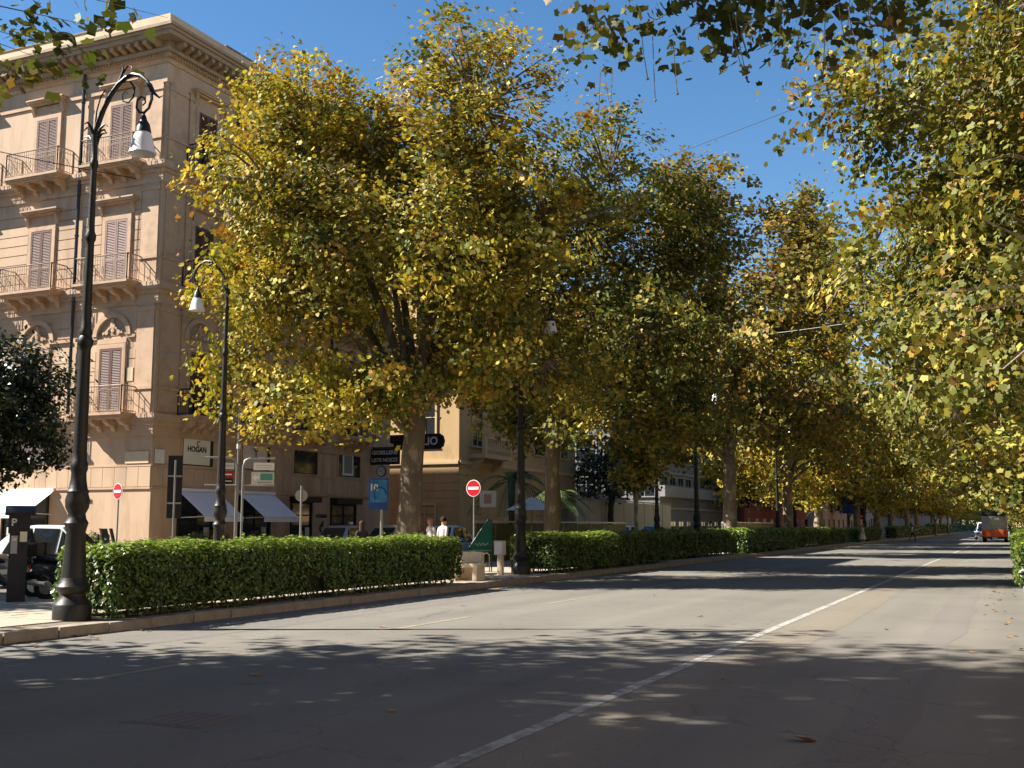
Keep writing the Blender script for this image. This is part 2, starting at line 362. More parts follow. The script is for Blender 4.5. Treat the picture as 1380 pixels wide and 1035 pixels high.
# ==================================================================== SETTING
def sheet(name, x0, x1, y0, y1, z, mat, kind="structure", parent=None):
    o = MB().add([(x0, y0, z), (x1, y0, z), (x1, y1, z), (x0, y1, z)], [(0, 1, 2, 3)]).build(name, mat, parent)
    if kind: o["kind"] = kind
    return o
sheet("ground", -2500, 2500, -2500, 2500, -0.012, "ground")
XK = -13.05                                       # face of the left kerb
road = sheet("road", XK - .02, 1.2, -60, 620, 0.0, "asphalt")
sheet("side_road", -26.8, -20.75, -60, 520, -0.002, "asphalt_side")
sheet("side_street", -120, -26.8, 14, 32.2, -0.004, "asphalt_side")
sheet("cross_street", -120, -26.8, 49.6, 57.3, -0.004, "asphalt_side")
sheet("foreground_street", -120, -26.8, -60, 14, -0.006, "asphalt_side")
pv = MB().box(-20.55, XK - .3, 8.6, 520, 0, .15).build("pavement", "paving"); tag(pv, kind="structure")
bp = MB().box(-29.2, -26.8, 31.0, 49.55, 0, .15).box(-29.2, -26.8, 57.3, 520, 0, .15).box(-70, -29.2, 31.0, 32.15, 0, .146).build("building_pavement", "paving"); tag(bp, kind="structure")
rp_ = MB().box(-.17, 16, -60, 620, 0, .06).build("pavement_right", "paving"); tag(rp_, kind="structure")
# kerb stones, single near the camera and one long strip beyond
km = []
for v in range(4):
    b = MB().box(-.15, .15, .006, 1.0 - .006 - .004 * v, 0, .155 + .004 * v).build("kerb_stone", "kerb", pv, bevel=.014); km.append(b.data); bpy.data.objects.remove(b)
def kerb_row(x, y0, n, parent):
    for i in range(n):
        k = bpy.data.objects.new("kerb_stone", km[i % 4]); COL.objects.link(k); k.parent = parent
        k.location = (x + random.uniform(-.012, .012), y0 + i, random.uniform(-.006, .004)); k.rotation_euler = (0, random.uniform(-.01, .01), random.uniform(-.006, .006))
kerb_row(XK - .15, 8.6, 82, pv)
MB().box(XK - .3, XK, 90.6, 520, 0, .155).box(-20.85, -20.55, 8.6, 520, 0, .155).build("kerb", "kerb", pv)
MB().box(XK - .3 - 7.2, XK, 8.3, 8.6, 0, .155).build("kerb", "kerb", pv)
kerb_row(-.30, 26, 40, rp_)
for k_ in rp_.children: k_.location.z -= .085
MB().box(-.45, -.17, -60, 26, 0, .07).box(-.45, -.17, 66, 620, 0, .07).build("kerb", "kerb", rp_)
rp_.location = (.8, 0, 0); rp_.rotation_euler = (0, 0, .0091)
# paving slabs near the first lamp post
sl = []
for v in range(3):
    b = MB().box(0, .388, 0, .388, .15, .166 + .002 * v).build("paving_slab", "paving", pv, bevel=.006); sl.append(b.data); bpy.data.objects.remove(b)
cnt = 0
for i in range(15):
    for j in range(19):
        x = -19.4 + i * .4; y = 10.2 + j * .4
        if x > XK - .75 or cnt >= 285: continue
        k = bpy.data.objects.new("paving_slab", random.choice(sl)); COL.objects.link(k); k.parent = pv; k.location = (x, y, random.uniform(-.002, .003)); cnt += 1
sheet("joint_bed", -19.42, XK - .31, 10.15, 17.9, .1505, "joint", None, pv)
# markings
sheet("centre_line", -3.77, -3.63, -60, 500, .004, "paint", None, road)
for i in range(40):
    y = 9.3 - 6.5 * 2 + i * 6.5
    sheet("lane_dash", -9.32, -9.19, y, y + 2.8, .004, "paint_yellow", None, road)
def ragged(name, x0, x1, y0, y1, z, mat, amp, n=40):
    l = [(x0 + amp * noise.noise(Vector((3.1, y0 + (y1 - y0) * i / n * 1.0, z * 900))), y0 + (y1 - y0) * i / n, z) for i in range(n + 1)]; r_ = [(x1 + amp * noise.noise(Vector((9.7, y0 + (y1 - y0) * i / n * 1.0, z * 700))), y0 + (y1 - y0) * i / n, z) for i in range(n + 1)]
    return MB().add(l + r_, [(i, n + 1 + i, n + 2 + i, i + 1) for i in range(n)]).build(name, mat, road)
ragged("trench_patch", -3.58, -2.75, 2, 62, .002, "tan_patch", .12); ragged("trench_patch", -11.9, -11.2, 6, 40, .002, "patch_dark", .10); ragged("trench_patch", -1.5, -.9, 2, 70, .002, "patch_dark", .2)
mh = MB().box(-7.05, -6.2, 7.5, 8.2, -.02, .004).build("access_cover", "manhole", road)
for i in range(6):
    MB().box(-7.0 + i * .128, -7.0 + i * .128 + .115, 7.55, 8.15, .004, .008).build("cover_rib", "manhole", mh)
# ==================================================================== PALAZZO
OX, OY = -29.2, 32.2
FL = Frame((OX, OY, 0), (-1, 0, 0), (0, -1, 0)); FR = Frame((OX, OY, 0), (0, 1, 0), (1, 0, 0))
LW, RW = 30.0, 17.3
pal = thing("palazzo", "tall tan stucco corner palazzo with shuttered windows, balconies and heavy cornice", "building", (OX, OY, 0))
MB().box(OX - LW, OX, OY, OY + RW, -.1, 20.0).build("wall", "stucco", pal)
Z1, Z2, Z3, ZC, ZT = 5.86, 10.88, 15.61, 19.3, 21.38
def both(mb, w0, w1, z0, z1, rw=RW, lw=LW, ext=True):   # a band round both street fronts
    mb.box(OX - lw, OX + w1, OY - w1, OY - w0, z0, z1); mb.box(OX + w0, OX + w1, OY - w0, OY + rw, z0, z1)
for z, nm in ((Z1, 'string_course'), (Z2, 'string_course'), (Z3, 'string_course')):
    m = MB(); both(m, -.05, .20, z - .30, z - .02); both(m, -.05, .13, z - .46, z - .30); both(m, -.05, .07, z - .85, z - .46); m.build(nm, "stone_trim", pal)
m = MB(); both(m, -.05, .06, 18.75, 18.9); both(m, -.05, .05, 19.55, 19.75); both(m, -.05, .16, 19.75, 19.9); m.build("architrave", "stone_trim", pal)
m = MB(); both(m, -.05, .30, 19.9, 20.05); both(m, -.05, .72, 20.33, 20.5); both(m, -.05, .80, 20.5, 20.62); both(m, -.05, .88, 20.62, 20.74); both(m, -.05, .22, 20.05, 20.33)
co = m.build("cornice", "cornice", pal)
mod = MB().prism([(0, 0), (.46, .10), (.46, .27), (0, .27)], -.09, .09).mesh("modillion", "cornice")
for fr, ln in ((FL, 16.0), (FR, RW)):
    n = int(ln / .42)
    for i in range(n):
        p = fr.p(.2 + i * .42, .2, 20.055); k = bpy.data.objects.new("modillion", mod); COL.objects.link(k); k.parent = co; k.location = p
        k.matrix_local = Matrix(((fr.U.x, fr.N.x, 0, p.x), (fr.U.y, fr.N.y, 0, p.y), (0, 0, 1, p.z), (0, 0, 0, 1)))
dn = MB()
for fr, ln in ((FL, 16.0), (FR, RW)):
    for i in range(int(ln / .16)): dn.box(.05 + i * .16, .13 + i * .16, .158, .2, 19.76, 19.89, fr)
tag(dn.build("dentil", "cornice", co), kind="stuff")
MB().box(OX - LW, OX + .30, OY - .30, OY + RW, 20.745, ZT).build("parapet", "stucco_pale", pal)
MB().box(OX - LW, OX - 3.2, OY - .34, OY - .05, ZT, ZT + .06).box(OX + .02, OX + .34, OY + 3.0, OY + RW, ZT, ZT + .06).build("coping", "concrete", pal)
# corner pilasters
for fr, us in ((FL, ((.12, .95), (3.85, 4.0))), (FR, ((.15, 1.15), (1.3, 1.75), (3.5, 3.95), (4.5, 4.95), (7.2, 7.6), (8.3, 8.7), (10.9, 11.3), (11.95, 12.4), (16.1, 17.1)))):
    for i, (a, b) in enumerate(us):
        if fr is FL and i > 0: continue
        for z0, z1, w_ in ((Z3, 18.75, .07), (Z2, Z3 - .85, .06), (Z1, Z2 - .85, .06)):
            m = MB().box(a, b, 0, w_, z0, z1, fr).box(a - .05, b + .05, 0, w_ + .05, z0 + .9, z0 + 1.02, fr).box(a - .05, b + .05, 0, w_ + .04, z1 - .28, z1 - .12, fr)
            m.build("pilaster", "stone_trim", pal)
BL = (2.15, 6.1, 10.05, 14.0); BR = (2.37, 6.1, 9.8, 13.45)
# rusticated courses between the openings
def courses(fr, segs, z0, z1, pitch=.40, t=.028):
    n = int((z1 - z0) / pitch)
    for a, b in segs:
        for i in range(n):
            MB().box(a, b, 0, t, z0 + i * pitch + .018, z0 + (i + 1) * pitch - .018, fr).build("stone_course", "stucco", pal, bevel=.006)
courses(FL, ((1.0, 1.33), (2.98, 4.0), (4.3, 5.28), (6.92, 9.2)), Z2 + .1, Z3 - 1.0)
courses(FL, ((1.0, 1.33), (2.98, 4.0), (4.3, 5.28), (6.92, 9.2)), Z1 + .1, 8.75)
courses(FL, ((1.0, 1.1), (3.2, 4.0), (4.3, 5.05), (7.15, 9.0)), 8.95, Z2 - .9)
courses(FR, ((.3, 1.0), (1.8, 1.86), (3.0, 3.45)), Z2 + .1, Z3 - 1.0)
courses(FR, ((.3, 1.0), (1.8, 1.86), (3.0, 3.45)), Z1 + .1, 8.75)
m = MB(); 
for a, b in ((1.0, 1.4), (2.9, 4.0), (4.3, 5.4), (6.85, 9.3)): m.box(a, b, 0, .09, 8.79, 8.90, FL)
for a, b in ((1.75, 1.85), (2.95, 3.5)): m.box(a, b, 0, .09, 8.79, 8.90, FR)
m.build("impost_band", "stone_trim", pal)
# ground-floor panel band
for fr, ln in ((FL, 11.0), (FR, RW)):
    m = MB(); m.box(0, ln, 0, .05, 3.02, 3.10, fr); m.box(0, ln, 0, .04, 3.86, 3.92, fr); m.build("panel_rail", "stone_trim", pal)
    n = int(ln / .58)
    for i in range(n): MB().box(.03 + i * .58, .03 + i * .58 + .56, 0, .03, 3.115, 3.845, fr).build("panel", "stucco", pal)
def shutter_leaf(fr, a, b, z0, z1, mat, parent, w=.05):
    m = MB(); f = .07; m.box(a, a + f, w, w + .045, z0, z1, fr); m.box(b - f, b, w, w + .045, z0, z1, fr)
    zm = z0 + (z1 - z0) * .36
    for q0, q1 in ((z0, z0 + .1), (zm - .04, zm + .04), (z1 - .09, z1)): m.box(a + f, b - f, w, w + .044, q0, q1, fr)
    for q0, q1 in ((z0 + .1, zm - .04), (zm + .04, z1 - .09)):
        n = int((q1 - q0) / .062)
        for i in range(n):
            z = q0 + (i + .5) * (q1 - q0) / n
            m.prism([(w + .004, z + .022), (w + .036, z - .028), (w + .042, z - .022), (w + .010, z + .028)], a + f, b - f, fr)
    m.box(a + f, b - f, w - .02, w + .0, z0 + .05, z1 - .05, fr)
    return m.build("shutter", mat, parent)
def railing(fr, a, b, w1, z0, h, mat, parent):
    m = MB(); r = .014
    def run(p, q, nb):
        m.bar(p + Vector((0, 0, h)), q + Vector((0, 0, h)), .026, 6); m.bar(p + Vector((0, 0, .07)), q + Vector((0, 0, .07)), .018, 4); m.bar(p + Vector((0, 0, h - .16)), q + Vector((0, 0, h - .16)), .012, 4)
        for i in range(nb + 1):
            s = p.lerp(q, i / nb); m.bar(s, s + Vector((0, 0, h)), .010 if i not in (0, nb) else .022, 4)
            if 0 < i < nb and i % 2 == 0:   # little oval ornaments between the bars
                t = (q - p).normalized(); c = s + Vector((0, 0, h * .45)); pts = [c + t * .05 * math.cos(k * math.pi / 4) + Vector((0, 0, .16 * math.sin(k * math.pi / 4))) for k in range(9)]
                m.tube(pts, .009, 4)
    A, B, C_, D = fr.p(a, .02, z0), fr.p(a, w1, z0), fr.p(b, w1, z0), fr.p(b, .02, z0)
    run(B, C_, max(6, int((b - a) / .12))); run(A, B, 6); run(C_, D, 6)
    for c in (B, C_):                         # back stays
        o_ = (A if c is B else D); m.bar(c + Vector((0, 0, h)), o_ + Vector((0, 0, .3)), .010, 4)
    return m.build("railing", mat, parent)
def balcony(fr, c, half, z, mat, proj=.86):
    m = MB().box(c - half, c + half, 0, proj, z - .10, z + .0, fr).box(c - half + .05, c + half - .05, 0, proj - .05, z - .17, z - .10, fr).box(c - half + .1, c + half - .1, 0, proj - .1, z - .22, z - .17, fr)
    b = m.build("balcony", "stone_trim", pal)
    for i in range(4):
        u = c - half + .3 + i * (2 * half - .6) / 3
        MB().prism([(0, z - .66), (.12, z - .66), (.20, z - .56), (.26, z - .46), (.44, z - .46), (.54, z - .38), (.62, z - .36), (.66, z - .22), (0, z - .22)], u - .10, u + .10, fr).build("bracket", "stone_trim", b)
    railing(fr, c - half + .06, c + half - .06, proj - .07, z, 1.0, mat, b)
def french_window(fr, c, z0, z1, style, smat, hw=.56):
    m = MB(); f = .17
    m.box(c - hw - f, c - hw, 0, .10, z0, z1 + f, fr).box(c + hw, c + hw + f, 0, .10, z0, z1 + f, fr).box(c - hw, c + hw, 0, .10, z1, z1 + f, fr)
    m.box(c - hw - f - .05, c - hw - f, 0, .05, z0, z1 + f + .05, fr).box(c + hw + f, c + hw + f + .05, 0, .05, z0, z1 + f + .05, fr)
    wdw = m.build("window_surround", "stone_trim", pal)
    MB().box(c - hw, c + hw, .004, .02, z0, z1, fr).build("window_back", "dark_interior", wdw)
    shutter_leaf(fr, c - hw + .01, c - .006, z0 + .02, z1 - .01, smat, wdw); shutter_leaf(fr, c + .006, c + hw - .01, z0 + .02, z1 - .01, smat, wdw)
    if style == 'hood':
        zb = z1 + .62; e = hw + f + .18
        MB().box(c - e, c + e, 0, .22, zb, zb + .08, fr).box(c - e - .06, c + e + .06, 0, .32, zb + .08, zb + .15, fr).box(c - e - .09, c + e + .09, 0, .36, zb + .15, zb + .21, fr).build("hood", "stone_trim", wdw)
        MB().box(c - hw - f, c + hw + f, 0, .06, z1 + f + .02, zb, fr).build("frieze_panel", "stone_trim", wdw)
        for s in (-1, 1):
            MB().prism([(0, zb - .42), (.08, zb - .40), (.20, zb - .12), (.20, zb), (0, zb)], c + s * (hw + f + .06) - .07, c + s * (hw + f + .06) + .07, fr).build("bracket", "stone_trim", wdw)
    else:                                    # round-headed lunette with relief
        zs = 8.90; ra, rb = hw + f + .02, hw + f + .22; m = MB(); n = 16
        for i in range(n):
            a0, a1 = math.pi * i / n, math.pi * (i + 1) / n
            m.prism([(c + ra * math.cos(a0), zs + ra * .95 * math.sin(a0)), (c + rb * math.cos(a0), zs + rb * .95 * math.sin(a0)), (c + rb * math.cos(a1), zs + rb * .95 * math.sin(a1)), (c + ra * math.cos(a1), zs + ra * .95 * math.sin(a1))], 0, .12, fr, 'w')
        m.build("arch", "stone_trim", wdw)
        m = MB(); m.prism([(c + ra * math.cos(math.pi * i / n), zs + .01 + ra * .95 * math.sin(math.pi * i / n)) for i in range(n + 1)], .003, .02, fr, 'w'); m.build("lunette", "cornice", wdw)
        m = MB()                             # carved urn and scrolls
        for dx, dz, rr in ((0, .42, .13), (0, .22, .09), (0, .60, .07), (-.3, .14, .09), (.3, .14, .09), (-.18, .3, .05), (.18, .3, .05), (-.45, .12, .05), (.45, .12, .05)):
            m.disc(fr.p(c + dx, .02, zs + dz), fr.N, rr, .05, 10)
        m.bar(fr.p(c - .5, .04, zs + .06), fr.p(c - .05, .05, zs + .34), .025, 5); m.bar(fr.p(c + .5, .04, zs + .06), fr.p(c + .05, .05, zs + .34), .025, 5)
        m.build("relief", "stone_trim", wdw)
        MB().box(c - hw - f, c + hw + f, 0, .07, z1 + f + .02, 8.79, fr).build("frieze_panel", "stone_trim", wdw)
for i, c in enumerate(BL):
    for z, hgt, st in ((Z3, 2.55, 'hood'), (Z2, 2.6, 'hood'), (Z1, 2.55, 'arch')):
        french_window(FL, c, z + .06, z + hgt, st, "shutter_pale" if (i == 0 and z == Z2) else "shutter")
        balcony(FL, c, 1.35 if i == 0 else 1.45, z, "iron_worn")
for i, c in enumerate(BR):
    for z, hgt, st in ((Z3, 2.55, 'hood'), (Z2, 2.6, 'hood'), (Z1, 2.55, 'arch')):
        french_window(FR, c, z + .06, z + hgt, st, "shutter")
        balcony(FR, c, 1.15, z, "iron")
# downpipes
for fr, u, mt in ((FL, 4.15, "iron"), (FR, 4.22, "iron"), (FR, 11.6, "iron"), (FL, 4.0, "iron")):
    if fr is FL and u == 4.0: continue
    m = MB().tube([fr.p(u, .14, 19.7), fr.p(u, .14, 5.6)], .065, 8)
    for z in (18.5, 15.9, 13, 10.4, 8, 6): m.tube([fr.p(u, .14, z), fr.p(u, .14, z + .08)], .085, 8)
    m.build("downpipe", mt, pal, smooth=True)
# ground-floor windows with dark deep frames
def display(fr, a, b, z0, z1, inner, dep=.16):
    f = MB().box(a - .09, a, 0, .05, z0 - .09, z1 + .09, fr).box(b, b + .09, 0, .05, z0 - .09, z1 + .09, fr).box(a, b, 0, .05, z1, z1 + .09, fr).box(a, b, 0, .05, z0 - .09, z0, fr).build("window_surround", "stone_trim", pal)
    MB().box(a, b, .002, .012, z0, z1, fr).build("window_back", "dark_frame", f)
    MB().box(a, a + .05, .012, .04, z0, z1, fr).box(b - .16, b, .012, .04, z0, z1, fr).box(a, b, .012, .038, z1 - .12, z1, fr).box(a, b, .012, .037, z0, z0 + .04, fr).build("frame", "dark_frame", f)
    if inner: MB().box(a + .05, b - .16, .013, .02, z0 + .05, z1 - .14, fr).build("roller_blind", inner, f)
    else: MB().box(a + .05, b - .16, .013, .02, z0 + .04, z1 - .12, fr).build("pane", "glass", f)
    return f
d1 = display(FR, 1.62, 3.42, 3.98, 5.28, "blind"); d2 = display(FR, 5.25, 7.15, 3.98, 5.28, "blind2"); d3 = display(FR, 8.9, 10.75, 3.98, 5.28, None); d4 = display(FR, 12.5, 14.4, 3.98, 5.28, None)
display(FL, 5.3, 7.2, 3.98, 5.2, "blind2"); display(FL, 9.2, 11.0, 3.98, 5.2, None)
tx = FR.p(2.47, .026, 4.62); text_mesh("lettering", "HOGAN", .30, "letters", tx, (0, 1, 0), (0, 0, 1), d1)
tx = FR.p(2.55, .026, 4.84)
MB().tube([FR.p(2.55 + .09 * math.cos(a), .03, 4.86 + .09 * math.sin(a)) for a in [k * .35 + .6 for k in range(14)]], .016, 4).build("emblem", "letters", d1)
text_mesh("lettering", "T", .42, "letters", FR.p(6.2, .026, 4.66), (0, 1, 0), (0, 0, 1), d2)
MB().tube([FR.p(5.95 + .3 * k / 6, .03, 4.86 + .04 * math.sin(k)) for k in range(9)], .014, 4).build("emblem", "letters", d2)
MB().box(12.85, 13.75, .03, .06, 4.05, 5.1, FR).build("poster_frame", "white", d4); MB().box(12.95, 13.65, .06, .066, 4.15, 5.0, FR).build("poster_picture", "bus_grey", d4)
# shopfronts under the awnings
def shop(fr, a, b, z1, label=None):
    f = MB().box(a - .08, a, 0, .08, .15, z1 + .08, fr).box(b, b + .08, 0, .08, .15, z1 + .08, fr).box(a, b, 0, .08, z1, z1 + .08, fr).build("shop_frame", "dark_frame", pal)
    MB().box(a, b, .003, .015, .15, z1, fr).build("pane", "glass", f)
    mid = (a + b) / 2; MB().box(mid - .03, mid + .03, .016, .05, .15, z1, fr).box(a, b, .016, .05, .6, .68, fr).box(a, b, .016, .05, 2.1, 2.16, fr).build("glazing_bar", "dark_frame", f)
    for q in range(3):
        c_ = a + (q + .5) * (b - a) / 3; MB().box(c_ - .16, c_ + .16, .016, .03, .75, .75 + .5 + .35 * ((q * 7) % 3) / 2, fr).build('display', ('blind2', 'cloth_tan', 'offwhite')[q % 3], f)
    return f
shop(FR, 1.55, 3.5, 2.8); shop(FR, 5.2, 7.2, 2.8); shop(FR, 8.85, 10.3, 2.65); shop(FR, 12.0, 14.0, 2.6); shop(FL, 5.1, 7.4, 2.8)
MB().box(8.7, 10.5, 0, .5, 2.7, 2.95, FR).build("door_canopy", "dark_frame", pal); MB().box(11.9, 14.1, 0, .4, 2.68, 2.95, FR).build("door_canopy", "dark_frame", pal)
text_mesh("lettering", "HOGAN", .24, "letters", FR.p(11.2, .02, 2.1), (0, 1, 0), (0, 0, 1), pal)
MB().tube([FR.p(11.2 + .13 * math.cos(a), .03, 1.55 + .17 * math.sin(a)) for a in [k * .42 + .7 for k in range(12)]], .03, 5).build("emblem", "letters", pal)
m = MB().bar(FR.p(11.2, .03, 1.62), FR.p(11.32, .03, 1.86), .03, 4).build("emblem", "letters", pal)
# stone plaques and street plates
for fr, a, b, z0, z1, mt in ((FL, .12, 1.25, 3.98, 4.42, "plaque_old"), (FR, .12, .62, 3.98, 4.50, "plaque"), (FL, 2.9, 3.35, 2.58, 2.72, "plaque"), (FR, .9, 1.25, 2.58, 2.72, "plaque"), (FL, 1.05, 1.95, 7.1, 7.62, "plaque_old")):
    pq = MB().box(a, b, .031, .05, z0, z1, fr).build("wall_plate", mt, pal)
def awning(fr, a, b, ztop, zbot, proj, mat, label):
    t = thing("awning", label, "awning", fr.p((a + b) / 2, 0, ztop), 0, None)
    MB().add([fr.p(a, .06, ztop), fr.p(b, .06, ztop), fr.p(b, proj, zbot), fr.p(a, proj, zbot), fr.p(a, .06, ztop + .02), fr.p(b, .06, ztop + .02), fr.p(b, proj, zbot + .02), fr.p(a, proj, zbot + .02)], [(0, 1, 2, 3), (7, 6, 5, 4), (0, 4, 5, 1), (2, 6, 7, 3), (0, 3, 7, 4), (1, 5, 6, 2)]).build("canvas", mat, t)
    MB().box(a, b, proj, proj + .015, zbot - .2, zbot + .015, fr).build("valance", mat, t)
    m = MB().bar(fr.p(a + .05, .06, zbot - .05), fr.p(a + .05, proj - .02, zbot - .01), .02, 6).bar(fr.p(b - .05, .06, zbot - .05), fr.p(b - .05, proj - .02, zbot - .01), .02, 6); m.tube([fr.p(a, proj, zbot - .01), fr.p(b, proj, zbot - .01)], .025, 6); m.build("arm", "offwhite", t)
    MB().box(a - .05, b + .05, 0.05, .14, ztop, ztop + .12, fr).build("roller_case", mat, t)
awning(FR, 1.45, 3.75, 2.98, 2.02, 1.35, "awning", "pale lavender canvas awning under the window with black lettering")
awning(FR, 5.1, 7.45, 2.98, 2.02, 1.35, "awning", "pale lavender canvas awning beside the arched direction sign frame")
awning(FL, 4.75, 7.6, 2.98, 2.15, 1.3, "awning_white", "white canvas awning in full sun above parked scooters")
# ==================================================================== OTHER BUILDINGS
def block(name, label, x0, x1, y0, y1, H, wall, trim, floors, bay, glassm="glass", cornice=True, balc=False, z0=0, wh=1.9, ww=1.1, sideN=True, ground=True, wmat=None):
    t = thing(name, label, "building", (x1, y0, 0))
    MB().box(x0, x1, y0, y1, -.1, H).build("wall", wall, t)
    fr_r = Frame((x1, y0, 0), (0, 1, 0), (1, 0, 0)); fr_l = Frame((x1, y0, 0), (-1, 0, 0), (0, -1, 0))
    fh = (H - 1.0) / floors
    for fr, ln in ((fr_r, y1 - y0), (fr_l, x1 - x0)):
        nb = max(1, int(ln / bay))
        for k in range(floors):
            zb = .15 + k * fh + (.9 if not balc and k else .1)
            for i in range(nb):
                c = (i + .5) * ln / nb; h = min(wh + (.5 if balc else 0), fh - 1.1)
                f = MB().box(c - ww / 2 - .12, c - ww / 2, 0, .08, zb, zb + h + .12, fr).box(c + ww / 2, c + ww / 2 + .12, 0, .08, zb, zb + h + .12, fr).box(c - ww / 2, c + ww / 2, 0, .08, zb + h, zb + h + .12, fr).box(c - ww / 2 - .18, c + ww / 2 + .18, 0, .14, zb - .1, zb, fr).build("window_frame", trim, t)
                MB().box(c - ww / 2, c + ww / 2, .003, .02, zb, zb + h, fr).build("pane", glassm, f)
                MB().box(c - .025, c + .025, .02, .05, zb, zb + h, fr).box(c - ww / 2, c - .025, .02, .05, zb + h * .6, zb + h * .6 + .05, fr).box(c + .025, c + ww / 2, .02, .05, zb + h * .6, zb + h * .6 + .05, fr).build("glazing_bar", wmat or trim, f)
        m = MB()
        for k in range(1, floors): m.box(0, ln, 0, .12, k * fh - .12, k * fh + .08, fr)
        m.build("string_course", trim, t)
    if cornice: MB().box(x0, x1 + .5, y0 - .5, y1, H - .35, H).box(x0, x1 + .3, y0 - .3, y1, H - .6, H - .35).build("cornice", trim, t)
    return t, fr_r, fr_l, fh
b2, f2r, f2l, fh2 = block("corner_building", "ochre yellow corner building with stone balustrade balcony behind the no-entry sign", -60, -29.2, 57.3, 76, 17, "yellow_wall", "yellow_trim", 3, 4.4, ww=1.3, wh=2.6)
for i in range(11):                                    # banded stonework of its ground floor
    MB().box(0, 18.6, .0, .03, .55 + i * .45, .55 + i * .45 + .42, Frame((-29.2, 57.3, 0), (0, 1, 0), (1, 0, 0)) if False else f2r).build("stone_course", "yellow_wall", b2)
    MB().box(0, 12, .0, .03, .55 + i * .45, .55 + i * .45 + .42, f2l).build("stone_course", "yellow_wall", b2)
bb = MB().box(1.2, 5.0, 0, 1.1, 5.6, 5.85, f2r).box(1.2, 5.0, .95, 1.1, 6.75, 6.9, f2r).box(1.2, 1.45, .9, 1.12, 5.85, 6.75, f2r).box(4.75, 5.0, .9, 1.12, 5.85, 6.75, f2r).build("balcony", "yellow_trim", b2)
bal = MB().lathe([(.05, 0), (.05, .08), (.09, .25), (.04, .6), (.06, .8), (.06, .9)], n=8).mesh("baluster", "yellow_trim")
for i in range(12):
    k = bpy.data.objects.new("baluster", bal); COL.objects.link(k); k.parent = bb; k.location = f2r.p(1.65 + i * .27, 1.02, 5.85)
for u in (1.6, 4.5): MB().prism([(0, 4.9), (.2, 4.95), (.7, 5.4), (.8, 5.6), (0, 5.6)], u - .15, u + .15, f2r).build("bracket", "yellow_trim", bb)
b3, f3r, f3l, _ = block("office_block", "grey concrete office block with ribbon windows behind the pale site hoarding", -60, -29.2, 97, 127, 24, "concrete", "concrete_pale", 7, 2.6, ww=1.9, wh=1.8, cornice=False)
MB().box(0, 30, 0, .5, 4.3, 5.3, f3r).build("fascia", "concrete_pale", b3)
b4, f4r, _, _ = block("red_building", "brick red building with pale stone bands beyond the office block", -60, -29.2, 131, 172, 22, "brick_red", "pinkish", 5, 4.5, ww=1.4, wh=2.2)
b5, f5r, _, _ = block("pale_building", "pale pinkish stone building far along the avenue's left side", -60, -27.5, 176, 240, 24, "pinkish", "concrete_pale", 5, 5, ww=1.4, wh=2.4)
b6, _, _, _ = block("distant_building", "dull grey building at the far left end of the avenue", -60, -27.5, 246, 330, 22, "concrete", "pinkish", 5, 6, ww=1.4, wh=2.2)
block("end_building", "pale building row closing the far left of the avenue", -60, -22, 336, 520, 20, "pinkish", "concrete_pale", 4, 12, ww=1.6, wh=2.4)
b7, _, _, _ = block("garden_villa", "low pale villa set back behind the dark evergreen tree", -70, -38, 80, 95, 9, "concrete_pale", "concrete", 2, 4.0, ww=1.2, wh=1.8)
block("opposite_palazzo", "pale apartment palazzo across the avenue behind the right row of trees", 18, 40, -40, 60, 23, "pinkish", "stone_trim", 6, 5.5, ww=1.3, wh=2.0)
block("opposite_block", "tan apartment block farther along the avenue's right side", 18, 40, 70, 260, 23, "yellow_wall", "yellow_trim", 6, 9, ww=1.3, wh=2.0)
block("sky_block_house", "unseen tan house added across the side street to block low sky light", -90, -52, -60, 12, 20, "stucco", "stone_trim", 5, 6, ww=1.3, wh=2.0)  # out of view, added and set back to cut low sky light
